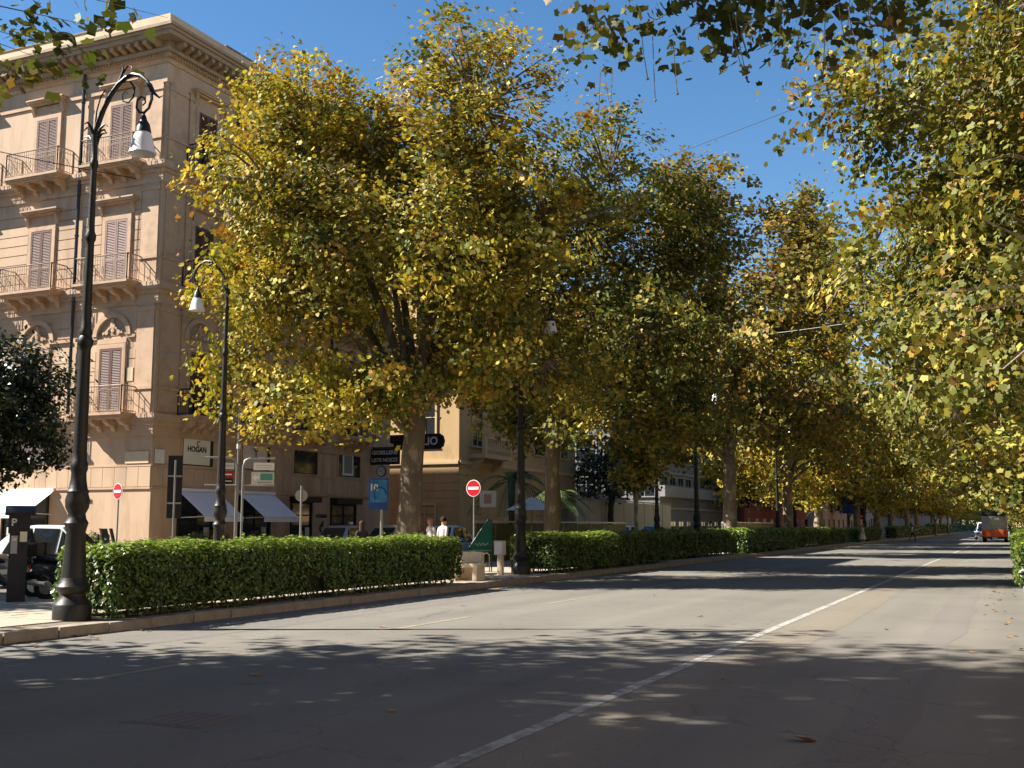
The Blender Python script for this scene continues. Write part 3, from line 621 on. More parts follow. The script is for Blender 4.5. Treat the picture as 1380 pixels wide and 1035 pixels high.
# ==================================================================== LAMP POSTS
def make_lamp(label):
    t = thing("street_lamp", label, "street lamp", (0, 0, 0), 0, "wrought iron street lamps along the avenue")
    MB().lathe([(.30, 0), (.30, .24), (.285, .27), (.21, .36), (.20, .42), (.255, .48), (.265, .54), (.22, .60), (.195, .68)], n=24).build("base", "lamp_iron", t, True)
    MB().lathe([(.195, .68), (.175, 1.0), (.150, 1.40), (.175, 1.50), (.190, 1.55), (.150, 1.62), (.135, 1.70), (.185, 1.80), (.195, 1.92), (.165, 2.02), (.175, 2.06), (.150, 2.10), (.125, 2.25), (.118, 2.36), (.138, 2.42), (.138, 2.52), (.118, 2.56), (.112, 2.7),
                (.094, 4.35), (.094, 4.42), (.118, 4.46), (.130, 4.55), (.095, 4.62), (.110, 4.68), (.082, 4.76), (.078, 5.0), (.066, 6.15), (.066, 6.22), (.088, 6.26), (.092, 6.33), (.066, 6.40), (.060, 6.5), (.050, 7.45), (.05, 7.5), (.07, 7.54), (.07, 7.6), (.048, 7.66), (.048, 7.9), (.075, 8.02), (.05, 8.2)], n=20).build("pole", "lamp_iron", t, True)
    arm = [(0, 8.1), (.05, 8.28), (.16, 8.52), (.30, 8.74), (.46, 8.90), (.62, 8.99), (.78, 9.02), (.94, 8.97), (1.08, 8.86), (1.18, 8.70), (1.20, 8.52), (1.15, 8.38), (1.05, 8.31), (.95, 8.33), (.88, 8.42), (.89, 8.54), (.97, 8.60), (1.05, 8.56), (1.07, 8.48), (1.01, 8.44)]
    ra = [.048, .046, .043, .040, .038, .037, .036, .035, .033, .032, .026, .024, .023, .022, .020, .018, .017, .015, .013, .011]
    MB().tube([(a, 0, z) for a, z in arm], ra, 8).build("bracket_arm", "lamp_iron", t, True)
    m = MB()
    m.tube([(.42, 0, 8.86), (.5, 0, 9.0), (.56, 0, 9.15), (.52, 0, 9.24)], [.03, .025, .018, .006], 6)
    m.tube([(.56, 0, 9.08), (.66, 0, 9.20), (.74, 0, 9.16), (.72, 0, 9.08), (.66, 0, 9.08)], [.014, .012, .011, .009, .006], 5)
    m.tube([(.55, 0, 8.93), (.72, 0, 8.90), (.82, 0, 8.78), (.80, 0, 8.62), (.70, 0, 8.54), (.58, 0, 8.58), (.55, 0, 8.70), (.62, 0, 8.76), (.68, 0, 8.70)], [.02, .019, .018, .016, .014, .013, .012, .011, .008], 6)
    m.tube([(-.02, 0, 8.2), (.0, 0, 8.5), (.08, 0, 8.75), (.18, 0, 8.86), (.27, 0, 8.82)], [.016, .013, .012, .011, .008], 5)
    for s in (-1, 1):
        m.tube([(0, 0, 8.0), (s * .10, 0, 8.18), (s * .20, 0, 8.24), (s * .27, 0, 8.19)], [.03, .024, .017, .008], 6); m.tube([(0, 0, 8.0), (0, s * .10, 8.18), (0, s * .19, 8.24), (0, s * .25, 8.19)], [.03, .024, .017, .008], 6)
        m.tube([(0, 0, 7.92), (s * .14, 0, 8.08), (s * .26, 0, 8.08)], [.022, .018, .007], 5)
    m.tube([(1.14, 0, 8.78), (1.24, 0, 8.62), (1.36, 0, 8.52), (1.44, 0, 8.54)], [.045, .03, .016, .006], 6)
    m.build("scroll", "lamp_iron", t, True)
    MB().lathe([(.012, 8.32), (.02, 8.27), (.035, 8.25), (.045, 8.22), (.05, 8.19), (.10, 8.11), (.125, 8.0), (.13, 7.97), (.11, 7.955)][::-1], (1.05, 0, 0), 16).build("lamp_cap", "lamp_iron", t, True)
    MB().lathe([(.225, 7.60), (.215, 7.63), (.19, 7.72), (.165, 7.83), (.145, 7.91), (.12, 7.96)], (1.05, 0, 0), 20, cap=False).build("lamp_shade", "milk_glass", t, True)
    return t
lamp = make_lamp("black iron street lamp standing at the near end of the first hedge"); lamp.location = (-13.92, 13.68, .15)
dup(lamp, (-20.0, 24.8, .15), math.pi, "black iron street lamp with its arm over the side road, before the lavender awnings")
dup(lamp, (-14.27, 32.3, .15), 0, "black iron street lamp at the hedge gap beside the green panel stand")
dup(lamp, (-14.3, 53.7, .15), 0, "black iron street lamp beside the slim young plane tree")
dup(lamp, (-20.0, 65.8, .15), math.pi, "black iron street lamp on the side road before the pale site hoarding")
dup(lamp, (-14.3, 74.0, .15), 0, "black iron street lamp behind the hedge near the brick red building")
dup(lamp, (-20.0, 45.5, .15), math.pi, "black iron street lamp before the palm of the ochre yellow building")
dup(lamp, (-14.3, 119.5, .15), 0, "black iron street lamp near the walker in cream dress")
# ==================================================================== HEDGES
def hedge(label, x0, x1, y0, y1, z1, dens, leaf, seed, z0=.15, x_off=0):
    r = np.random.default_rng(seed); t = thing("hedge", label, "hedge", ((x0 + x1) / 2, (y0 + y1) / 2, z0), 0, "clipped hedges beside the road")
    core = MB().prism([(x0 + .14, z0 + .14), (x1 - .14, z0 + .14), (x1 - .14, z1 - .36), (x1 - .36, z1 - .14), (x0 + .36, z1 - .14), (x0 + .14, z1 - .36)], y0 + .16, y1 - .16, WORLD, "w")
    core.build("twig_core", "hedge_core", t)
    m = MB()
    for i in range(int((y1 - y0) / .28)):
        y = y0 + .2 + i * .28
        for x in (x0 + .28, x1 - .28): m.bar((x + r.normal() * .05, y, z0 - .05), (x + r.normal() * .08, y + r.normal() * .08, z0 + .35), .018, 4)
    m.build("stem", "bark_dark", t)
    Ps = []; Ns = []; tops = []
    lx, ly, lz = x1 - x0, y1 - y0, z1 - z0
    for (n_, fn, nr, tp) in ((int(dens * ly * lz), lambda a, b: (x1, y0 + a * ly, z0 + .04 + b * (lz - .04)), (1, 0, .15), 0), (int(dens * ly * lz * .5), lambda a, b: (x0, y0 + a * ly, z0 + .04 + b * (lz - .04)), (-1, 0, .15), 0),
                            (int(dens * lx * lz), lambda a, b: (x0 + a * lx, y0, z0 + .04 + b * (lz - .04)), (0, -1, .15), 0), (int(dens * lx * lz), lambda a, b: (x0 + a * lx, y1, z0 + .04 + b * (lz - .04)), (0, 1, .15), 0),
                            (int(dens * lx * ly), lambda a, b: (x0 + a * lx, y0 + b * ly, z1), (0, 0, 1), 1)):
        a, b = r.random(n_), r.random(n_); p = np.stack([np.broadcast_to(np.asarray(v, float), (n_,)) for v in fn(a, b)], 1)
        nn = np.array(nr, float)
        und = np.array([noise.noise(Vector(q) * 1.1 + Vector((seed, 0, 0))) + .5 * noise.noise(Vector(q) * 3.1) for q in p])
        dpt = -np.abs(r.normal(size=n_)) * .07 + und * .12 + (r.random(n_) < .04) * r.random(n_) * .10
        p = p + nn * dpt[:, None] + r.normal(size=(n_, 3)) * .02
        rr_ = .26
        if tp == 0:
            k_ = np.clip((p[:, 2] - (z1 - rr_)) / rr_, 0, 1.2) ** 2; p = p - nn * (k_ * .20)[:, None] * np.array([1, 1, 0])
        else:
            e_ = np.minimum.reduce([x1 - p[:, 0], p[:, 0] - x0, p[:, 1] - y0, y1 - p[:, 1]]); p[:, 2] -= np.clip(1 - e_ / .28, 0, 1) ** 2 * .14
        low = (p[:, 2] < z0 + .16) & (tp == 0) & (r.random(n_) < .7)
        if tp == 0:                                     # ragged openings near the foot of the hedge
            hole = np.array([noise.noise(Vector((q[0] * 1.6, q[1] * 1.6, q[2] * 2 + seed))) for q in p]) > .27 + (p[:, 2] - z0) * .9
            low |= hole
        p = p[~low]; Ps.append(p); Ns.append(np.broadcast_to(nn, p.shape) + r.normal(size=p.shape) * .48 + np.array([0, 0, .25]) + np.clip((p[:, 2:3] - (z1 - .26)) / .2, 0, 1) * np.array([0, 0, .9])); tops.append(np.full(len(p), tp))
    P = np.concatenate(Ps); N_ = np.concatenate(Ns); T = np.concatenate(tops)
    base = np.array([(.065, .11, .02), (.09, .145, .025), (.04, .07, .014), (.13, .18, .035)]); topc = np.array([(.21, .29, .04), (.27, .34, .055), (.15, .22, .035), (.31, .35, .08)])  # topc: fresh growth, brightened further to paint in the sunlit top
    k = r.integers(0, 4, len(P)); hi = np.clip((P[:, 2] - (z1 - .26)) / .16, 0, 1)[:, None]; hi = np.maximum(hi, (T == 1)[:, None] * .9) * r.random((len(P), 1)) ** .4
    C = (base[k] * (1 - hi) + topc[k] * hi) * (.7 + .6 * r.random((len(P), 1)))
    dead = r.random(len(P)) < .035; C[dead] = np.array([.26, .17, .06]) * (.6 + .6 * r.random((int(dead.sum()), 1)))
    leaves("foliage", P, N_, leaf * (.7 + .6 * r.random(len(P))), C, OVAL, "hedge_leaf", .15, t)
    return t
hedge("long clipped hedge starting at the lamp post, before the tan palazzo", -14.75, -13.32, 14.05, 26.35, 1.36, 900, .046, 1)
hedge("clipped hedge beyond the bench gap, behind the lamp at its near end", -15.0, -13.4, 33.1, 46.3, 1.40, 480, .055, 2)
hedge("clipped hedge right after the narrow second gap", -15.6, -13.9, 47.5, 60.5, 1.45, 340, .065, 3)
hedge("clipped hedge behind the street lamp near the olive hoarding", -15.0, -13.5, 61.0, 78.0, 1.5, 240, .075, 4)
hedge("clipped hedge ending at the walker in cream dress", -15.6, -14.0, 80.5, 106.0, 1.5, 190, .085, 5)
hedge("clipped hedge in deep shade beyond the walkers", -15.0, -13.6, 109, 128, 1.5, 150, .095, 6)
hedge("distant clipped hedge along the left side past the pale trunk", -15.0, -13.6, 145, 210, 1.6, 80, .13, 7)
hedge("farthest clipped hedge along the left side of the avenue", -15.2, -13.6, 214, 420, 2.0, 30, .24, 12)
hedge("bright clipped hedge along the right kerb, the nearest stretch on that side", -.10, 1.5, 31, 58, 1.25, 420, .055, 8, .06)
hedge("bright clipped hedge along the right kerb, second stretch before the minibus", -.32, 1.4, 59, 92, 1.3, 260, .07, 9, .06)
hedge("bright clipped hedge along the right kerb beside the minibus", -.55, 1.3, 93, 124, 1.3, 200, .08, 10, .06)
hedge("far clipped hedge on the right side beyond the minibus", -.6, 1.3, 126, 230, 1.4, 60, .14, 11, .06)
# ==================================================================== TREES
def rel(base, lobes): return [(x - base[0], y - base[1], z - base[2], a, b, c) for x, y, z, a, b, c in lobes]
T1 = (-16.0, 28.2, .15)
make_tree("plane_tree", "golden yellow plane tree rising behind the first hedge, in front of the palazzo", "tree", T1, 5.2, .37,
    rel(T1, [(-20.2, 29.0, 14.1, 3.0, 2.8, 3.1), (-14.7, 29.5, 14.3, 3.1, 3.0, 3.1), (-22.2, 28.7, 10.6, 2.8, 2.4, 2.5), (-17.2, 28.6, 10.4, 3.8, 3.6, 3.3), (-21.3, 28.3, 6.2, 2.1, 2.0, 1.8), (-12.4, 30.2, 10.4, 2.9, 3.2, 3.4), (-19.4, 25.8, 11.6, 2.5, 2.3, 2.2), (-14.2, 27.6, 9.4, 2.4, 2.2, 2.4), (-19.2, 27.4, 5.4, 2.0, 1.9, 1.5), (-12.9, 31.0, 6.6, 2.4, 2.4, 1.8), (-16.4, 32, 9.0, 3.2, 3.0, 3.2), (-17.6, 28.6, 13.0, 2.4, 2.4, 2.0), (-16.5, 26.5, 5.3, 1.9, 1.5, 1.2), (-13.6, 28.3, 6.8, 2.0, 2.0, 1.5), (-18.8, 26.4, 8.6, 2.6, 2.2, 2.2), (-16.4, 31.0, 6.6, 2.2, 2.0, 1.3)]),
    1560, 56, .088, "gold", 11, bark="bark_shaded", lean=(.2, .1), gap=-.10, sig=.31, twig=.4)
T2 = (-16.0, 39.2, .15)
make_tree("plane_tree", "olive gold plane tree growing behind the second hedge", "tree", T2, 6.2, .33,
    rel(T2, [(-14.0, 40.2, 15.2, 3.0, 3.0, 3.0), (-16, 39.2, 11.2, 4.2, 4.2, 3.8), (-11.6, 41.2, 11.6, 3.2, 3.2, 3.2), (-12.0, 37.5, 8.2, 2.8, 2.8, 2.3), (-19, 40.2, 9.5, 3.8, 3.8, 3.2), (-13.2, 43.2, 8.4, 3.2, 3.2, 2.6), (-17.5, 37.0, 14.0, 2.8, 2.8, 2.6), (-13.8, 38.6, 6.0, 2.4, 2.4, 1.6), (-17.5, 41, 6.2, 2.6, 2.6, 1.7), (-11.8, 41.5, 6.2, 2.4, 2.4, 1.8), (-12.8, 44.5, 5.6, 2.2, 2.2, 1.5), (-13.4, 40.6, 14.0, 2.6, 2.6, 2.4), (-11.8, 41.5, 13.6, 2.2, 2.2, 2.0)]),
    1350, 46, .100, "olive", 12, bark="bark_shaded", gap=-.34, sig=.33)
T3 = (-15.0, 63.8, .15)
make_tree("plane_tree", "tall rusty gold plane tree with spreading limbs beside the grey office block", "tree", T3, 7.0, .42,
    rel(T3, [(-16.2, 64.5, 20.2, 3.4, 3.4, 4.0), (-12.6, 64, 15.0, 4.4, 4.4, 4.2), (-9.3, 62.5, 13.8, 3.4, 3.6, 3.6), (-19, 64, 14.5, 4.0, 4.2, 4.4), (-14.5, 60, 10.8, 4.2, 4.0, 3.2), (-11.0, 66, 18.6, 2.8, 3.0, 3.2), (-11.0, 61, 9.0, 3.0, 3.0, 2.2), (-20, 61, 9.2, 3.4, 3.4, 2.4), (-12.2, 60.5, 7.0, 3.0, 3.0, 1.8), (-17.5, 62, 7.0, 2.6, 3, 1.5), (-10.2, 66, 8.2, 3.2, 3.2, 2.4)]),
    1150, 40, .142, "rust", 13, outline=FIVE, gap=-.12, sig=.40, bark="bark")
Ty = (-16.5, 51.0, .15)
make_tree("young_plane_tree", "slim young plane tree with pale stem and pale gold leaves", "tree", Ty, 3.2, .10, [(0, 0, 4.6, 1.7, 1.7, 1.3), (.8, -.4, 5.6, 1.3, 1.3, 1.1), (-.9, .3, 5.8, 1.3, 1.3, 1.1), (.2, .3, 3.9, 1.2, 1.2, .7)], 120, 24, .13, "gold", 14, outline=FIVE, bark="bark_pale", sig=.3)
# generic crowns for the rows
def generic(seed, H, Rr, low, n):
    r = random.Random(seed); out = [(0, 0, H - Rr * .55, Rr * .55, Rr * .55, Rr * .6)]
    for lv, zz in enumerate((low + 2.0, low + (H - low) * .36, low + (H - low) * .62)):
        k = n
        for i in range(k):
            a = 2 * math.pi * (i + .5 * lv) / k + r.uniform(-.3, .3); d = Rr * (.62 if lv < 2 else .42) * r.uniform(.8, 1.15); q = Rr * r.uniform(.36, .5)
            out.append((d * math.cos(a), d * math.sin(a), zz + r.uniform(-.6, .6), q, q, q * .85))
    return out
R1 = (4.2, 25.0, .15)
r1 = make_tree("plane_tree", "broad olive plane tree overhanging the right kerb, the lowest leaves over the road", "tree", R1, 5.5, .45,
    generic(21, 19, 7.4, 3.4, 6) + [(-7.0, .5, 7.4, 2.0, 2.0, 2.2), (-6.8, -1.5, 10.6, 1.7, 1.8, 1.6), (-6.0, 1, 5.2, 2.0, 2.0, 1.4), (-5.0, -1, 8.6, 2.4, 2.4, 2.2), (-4.5, 1.5, 11.5, 2.4, 2.4, 2.0), (-4.5, 0, 5.6, 2.2, 2.2, 1.4)], 2150, 46, .086, "olive", 21, gap=-.26, sig=.30)
R0 = (5.5, 10.5, .15)
def hangers(mb):
    r = random.Random(3)
    for i in range(26):
        x = r.uniform(-10.2, -5.2); y = r.uniform(1.4, 2.6); z = r.uniform(7.3, 7.8) - .15
        l = r.uniform(.3, .9); dx = r.uniform(-.15, .15)
        mb.tube([(x, y, z), (x + dx * .4, y, z - l * .5), (x + dx, y, z - l)], .006, 3, cap=False)
        mb.lathe([(.004, -.018), (.018, -.009), (.018, .009), (.004, .018)], (x + dx, y, z - l), 6)
make_tree("plane_tree", "plane tree whose dark leafy branch hangs into the sky above the right lane", "tree", R0, 6.0, .42,
    [(-9.9, 2.5, 7.75, .7, .5, .22), (-9.2, 2.5, 7.62, .9, .6, .34), (-8.2, 2.4, 7.55, 1.0, .7, .42), (-7.3, 2.3, 7.5, .9, .7, .45), (-6.5, 2.2, 7.55, 1.0, .8, .5), (-5.2, 2.2, 7.55, 1.4, 1.0, .55), (-3.4, 2.0, 7.8, 1.8, 1.2, .8), (-1.5, 2.0, 8.3, 2.0, 1.8, 1.0), (0, -3, 11, 4, 3.5, 3), (2.5, 1, 12.5, 4, 4, 3.5), (-3, -4.5, 9.5, 3, 2.5, 1.6), (-4, 1.5, 10, 3, 2, 1), (-14.0, -1.2, 13.3, 3, 3, 1.3), (-11.2, -2.2, 13.0, 3, 3, 1.3), (-8.2, -2.8, 12.8, 3, 3, 1.4), (-12, -6, 13, 3.4, 3, 1.5), (-7, -7, 13, 3.4, 3, 1.6)], 1300, 22, .086, "shade", 23, gap=-.22, sig=.24, extra=hangers, shell=.6)  # high lobes out over the road: unseen canopy added to deepen the shade below
T0 = (-16.5, 3.2, .15)
t0 = make_tree("plane_tree", "plane tree whose dark leaf sprays hang before the palazzo's cornice", "tree", T0, 5.5, .45,
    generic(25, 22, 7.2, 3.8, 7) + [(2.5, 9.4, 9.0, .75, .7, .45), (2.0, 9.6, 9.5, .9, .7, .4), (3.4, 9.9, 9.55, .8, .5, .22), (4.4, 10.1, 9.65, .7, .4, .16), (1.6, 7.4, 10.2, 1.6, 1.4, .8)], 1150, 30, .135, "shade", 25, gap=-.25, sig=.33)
LAB = "plane tree in the row continuing along the avenue's left side"
LAR = "plane tree in the row along the right pavement, arching over the road"
ga = make_tree("plane_tree", "pale-trunked plane tree beyond the street lamp near the brick red building", "tree", (-15.5, 84, .15), 6.0, .42, generic(31, 19.5, 7.4, 4.2, 6), 700, 36, .17, "gold", 31, outline=FIVE, gap=-.08, sig=.42, group="left row of plane trees", bark="bark")
gb = make_tree("plane_tree", LAR, "tree", (4.6, 67, .15), 5.6, .42, generic(32, 20, 7.8, 3.6, 6), 760, 42, .155, "olive", 32, outline=FIVE, gap=-.10, sig=.36, group="right row of plane trees")
def row(src, spots, label, group, seed):
    r = random.Random(seed)
    for x, y, s in spots: dup(src, (x, y, .15), r.uniform(0, 6.28), label, group, (s * r.uniform(.95, 1.05), s * r.uniform(.95, 1.05), s))
row(ga, [(-15.5, 98, .95), (-15.6, 124, 1.0), (-15.0, 137, 1.0), (-15.5, 158, 1.02), (-15, 176, 1.0), (-15.5, 200, 1), (-15, 230, 1.05), (-15.5, 265, 1.05), (-15, 305, 1.1), (-15, 350, 1.1), (-15, 400, 1.15)], LAB, "left row of plane trees", 1)
row(r1, [(3.8, 38.5, 1.06), (3.2, 52, 1.14)], LAR, "right row of plane trees", 5)
row(gb, [(4.6, 82, 1), (4.2, 97, 1), (3.6, 113, 1), (4.2, 130, 1), (4.2, 150, 1), (4.2, 175, 1), (4.2, 205, 1), (4, 240, 1.05), (4, 285, 1.1), (4, 340, 1.1), (4, 400, 1.15)], LAR, "right row of plane trees", 2)
row(gb, [(-16.5, -6.5, 1.12), (-16.5, -18, 1.1), (5, -4, .95), (-22.5, -1.5, 1.05), (-23, -13, 1.05)], "plane tree standing beside the avenue behind the viewer", "plane trees behind the viewer", 3)  # side-road pair added out of view to thicken the foreground shadow
dup(ga, (-28.8, 12.0, 0), 1.0, "plane tree shading the parked scooters from the side street", None, (.74, .74, .62))
for x_, y_, s_ in ((-9, 470, 1.2), (-3, 500, 1.25), (-13, 520, 1.3), (3, 455, 1.2)): dup(gb, (x_, y_, 0), x_, "plane tree closing the far end of the avenue", "trees closing the avenue", s_)
yt = make_tree("small_tree", "low yellow-green round tree far down the avenue on the left kerb", "tree", (-12.9, 205, .15), 2.6, .2, [(0, 0, 6.0, 3.6, 3.6, 2.6), (2.2, -1, 5.2, 2.6, 2.6, 1.8), (-2.2, 1, 5.4, 2.6, 2.6, 1.8)], 160, 22, .24, "gold", 41, outline=FIVE, sig=.5)
dup(yt, (-13.0, 245, .15), 2, "low yellow-green round tree, the farthest small one on the left kerb", None, 1.15)
make_tree("young_plane_tree", "young plane tree with bright top and sunlit stem above the far hedge", "tree", (-15.6, 100.0, .15), 4.6, .20, [(0, 0, 7, 2.4, 2.4, 1.6), (-2.0, 0, 6, 2.2, 2.2, 1.4), (1.6, .6, 5.6, 1.8, 1.8, 1.2), (-3, -2, 8.6, 2.6, 2.4, 1.8)], 170, 22, .18, "gold", 42, outline=FIVE, sig=.42, bark="bark_pale")
make_tree("citrus_tree", "dense dark evergreen tree with round crown at the palazzo's sunny side street", "tree", (-23.3, 19.4, .15), 2.2, .11, [(0.5, .5, 4.3, 1.5, 1.5, 1.25), (.2, .2, 5.4, 1.3, 1.3, 1.0), (1.2, .8, 5.1, .95, .95, .9), (0, 0, 3.6, .9, .9, .7), (1.3, .8, 3.6, .85, .85, .75), (.6, .5, 3.1, .8, .8, .6)], 420, 34, .075, "dark", 43, outline=OVAL, leafm="dark_leaf", bark="bark_dark", sig=.2, gap=-.6, twig=.15)
make_tree("evergreen_tree", "dark broad evergreen tree in the garden behind the olive hoarding", "tree", (-26.5, 76, .1), 3.2, .25, [(0, 0, 6.0, 3.6, 3.6, 2.4), (2, -2, 5.0, 2.6, 2.6, 1.8), (-2, 2, 5.4, 3, 3, 2), (1, 2, 7, 2.4, 2.4, 1.6)], 220, 26, .16, "dark", 44, outline=OVAL, leafm="dark_leaf", bark="bark_dark", sig=.4, gap=-.5, twig=.2)
ev = make_tree("evergreen_tree", "dark evergreen tree in the gap before the brick red building", "tree", (-27.0, 118, .1), 3.5, .25, [(0, 0, 6.5, 3.6, 3.6, 2.8), (2, -2, 5.4, 2.6, 2.6, 2), (-2, 2, 6, 3, 3, 2.2)], 160, 24, .22, "dark", 45, outline=OVAL, leafm="dark_leaf", bark="bark_dark", sig=.5, gap=-.5, twig=.2)
dup(ev, (-26, 146, .1), 2, "dark evergreen tree before the brick red building's stone bands"); dup(ev, (-25, 188, .1), 4, "dark evergreen tree before the pale pinkish stone building"); dup(ev, (-24.5, 225, .1), 1, "dark evergreen tree farthest along the left pavement")
# far grove that closes the avenue
gr = np.random.default_rng(77); lb = [(x, 455 + 14 * gr.random(), 4 + 7 * gr.random(), 7, 6, 5) for x in range(-40, 42, 4)] + [(x, 452, 2.5, 6, 4, 3.2) for x in range(-40, 42, 5)]
cl_, ci_, P_, N_ = crown_points(lb, 700, 18, .9, 78, -.6)
fg = leaves("far_grove", P_, N_, .42 * (.6 + .8 * gr.random(len(P_))), leaf_cols("olive", ci_, 700, 79), FIVE, "plane_leaf"); tag(fg, "mass of olive foliage closing the far end of the avenue", "trees", kind="stuff")
# palm
def palm(label, loc, h, n, L, seed):
    r = random.Random(seed); t = thing("palm_tree", label, "palm tree", loc)
    MB().lathe([(.26, -.1), (.2, .3), (.17, h * .5), (.2, h - .2), (.24, h), (.1, h + .2)], tuple(loc), 10).build("trunk", "bark_dark", t, True)
    for i in range(n):
        a = 2 * math.pi * i / n * 2.4 + r.uniform(-.2, .2); el = r.uniform(-.1, 1.1); m = MB(); base = Vector(loc) + Vector((0, 0, h)); pts = []
        for k in range(9):
            s = k / 8; pts.append(base + Vector((math.cos(a) * math.cos(el) * L * s, math.sin(a) * math.cos(el) * L * s, math.sin(el) * L * s - .75 * L * s * s)))
        m.tube(pts, [.03 * (1 - .8 * k / 8) for k in range(9)], 4)
        for k in range(1, 9):
            for q in (0, .33, .66):
                if k == 8 and q: continue
                p = pts[k].lerp(pts[min(8, k + 1)], q); d = (pts[min(k + 1, 8)] - pts[k - 1]).normalized(); sd = d.cross(Vector((0, 0, 1))).normalized(); ll = .55 * math.sin(math.pi * (k + .6) / 9.6) + .12
                for s in (-1, 1):
                    tip = p + sd * s * ll * .8 + d * ll * .5 + Vector((0, 0, -.25 * ll)); m.add([p - d * .03, p + d * .04, tip], [(0, 1, 2)])
        o = m.build("frond", "palm_green", t)
    return t
M("palm_green", (.07, .11, .03), var=.2)
palm("green feather palm beside the ochre yellow building", (-24.6, 54.5, .1), 3.9, 16, 2.5, 5)
palm("second smaller feather palm behind the lamp of the hedge gap", (-24.2, 60.0, .1), 3.2, 14, 2.2, 6)
# ==================================================================== SIGNS
FACE = Vector((0, -1, 0))
def facing(c, toward=(0, 0)):
    d = Vector((toward[0] - c[0], toward[1] - c[1], 0)).normalized(); return d
def noentry(label, base, zc, d, r=.3):
    t = thing("no_entry_sign", label, "road sign", base, 0, "no-entry signs"); d = Vector(d).normalized(); u = d.cross(Vector((0, 0, 1))); c = Vector((base[0], base[1], zc))
    MB().tube([(base[0], base[1], base[2]), (base[0], base[1], zc + r * .9)], .03, 8).build("post", "pole_grey", t, True)
    pl = MB().disc(c + d * .035, d, r, .012, 28).build("rim", "white", t); MB().disc(c + d * .049, d, r * .93, .004, 28).build("disc", "sign_red", t)
    q = [c + d * .056 + u * a + Vector((0, 0, b)) for a, b in ((-r * .72, -r * .16), (r * .72, -r * .16), (r * .72, r * .16), (-r * .72, r * .16))]
    MB().add(q, [(0, 1, 2, 3)]).build("bar", "white", t)
    return t
noentry("red no-entry sign standing before the palazzo's sunlit corner wall", (-29.2, 30.6, 0), 2.88, (-.25, -.97, 0), .29)
noentry("red no-entry sign above the green panel stand", (-17.75, 36.04, .15), 3.0, (-.1, -1, 0), .30)
noentry("small red no-entry sign far off beside the blue direction boards", (-15.4, 126.7, .15), 2.7, facing((-15, 126.7)), .36)
# backs of a traffic light board and a round sign
t = thing("traffic_light", "tall black back board of a traffic light beside the lettered window", "traffic light", (-22.75, 26.1, 0))
d = facing((-22.75, 26.1)); u = d.cross(Vector((0, 0, 1))); fr = Frame((-22.75, 26.1, 0), u, d)
MB().tube([(-22.75, 26.1, 0), (-22.75, 26.1, 3.6)], .028, 8).build("post", "pole_grey", t, True)
MB().box(-.21, .21, -.14, -.10, 1.88, 3.74, fr).build("back_board", "black", t, bevel=.01)
for z in (2.25, 2.8, 3.35): MB().lathe([(.13, -.02), (.13, .02)], (0, 0, 0), 16); MB().box(-.13, .13, -.42, -.145, z - .16, z + .16, fr).build("lamp_housing", "black", t, bevel=.02)
for z in (2.3, 3.1): MB().box(-.2, .2, -.10, -.05, z, z + .05, fr).build("clamp", "pole_grey", t)
t = thing("round_sign", "round sign seen from its grey back on a thin pole", "road sign", (-21.08, 30.17, 0)); c = Vector((-21.08, 30.17, 2.63)); d = facing(c)
MB().tube([(-21.08, 30.17, 0), (-21.08, 30.17, 2.95)], .035, 8).build("post", "pole_grey", t, True); MB().disc(c - d * .05, -d, .2, .012, 24).build("disc", "sign_grey", t); MB().box(-.03, .03, -.06, -.03, 2.45, 2.85, Frame((c.x, c.y, 0), d.cross(Vector((0, 0, 1))), d)).build("clamp", "black", t)
def dirsign(label, base, side, panels):
    t = thing("direction_sign", label, "direction sign", base); d = facing(base); u = -d.cross(Vector((0, 0, 1))) * side; fr = Frame(base, u, d)
    MB().tube([fr.p(0, 0, 0), fr.p(0, 0, 3.4), fr.p(.05, 0, 3.58), fr.p(.2, 0, 3.66), fr.p(.92, 0, 3.66)], .032, 8).tube([fr.p(0, 0, 2.85), fr.p(.92, 0, 2.85)], .02, 6).build("post", "pole_grey", t, True)
    for a, b, z0, z1, mt, det in panels:
        p = MB().box(a, b, .04, .06, z0, z1, fr).build("sign_panel", mt, t)
        for (a2, b2, q0, q1, m2) in det: MB().box(a2, b2, .061, .066, q0, q1, fr).build("sign_print", m2, p)
    return t, fr
ds, fr = dirsign("arched pipe sign frame with white board and green arrow panel", (-20.85, 26.85, 0), 1, [(.3, .9, 3.30, 3.52, "white", [(.36, .84, 3.36, 3.37, "sign_grey"), (.36, .84, 3.43, 3.44, "sign_grey")]), (.24, .9, 2.88, 3.24, "offwhite", [(.5, .86, 3.0, 3.2, "sign_green"), (.42, .86, 2.91, 2.95, "sign_grey")])])
MB().prism([(.27, 3.08), (.37, 3.18), (.37, 3.12), (.47, 3.12), (.47, 3.04), (.37, 3.04), (.37, 2.98)], .062, .068, fr, 'w').build("arrow", "white", ds)
dirsign("arched pipe sign frame with small white, red and black boards behind the lamp post", (-20.98, 26.72, 0), -1, [(.08, .42, 3.32, 3.50, "offwhite", [(.12, .38, 3.4, 3.42, "sign_grey")]), (.1, .40, 3.06, 3.26, "sign_red", [(.14, .36, 3.14, 3.18, "white")]), (.1, .40, 2.88, 3.05, "black", [(.14, .36, 2.95, 2.98, "offwhite")])])
t = thing("thin_pole", "thin grey wire pole rising between the two awnings", "pole", (-22.1, 28.2, 0)); MB().tube([(-22.1, 28.2, 0), (-22.1, 28.2, 6.4)], .035, 8).build("shaft", "pole_grey", t, True); MB().tube([(-22.1, 28.2, 4.05), (-22.1, 28.2, 4.2)], .06, 8).build("band", "offwhite", t, True)
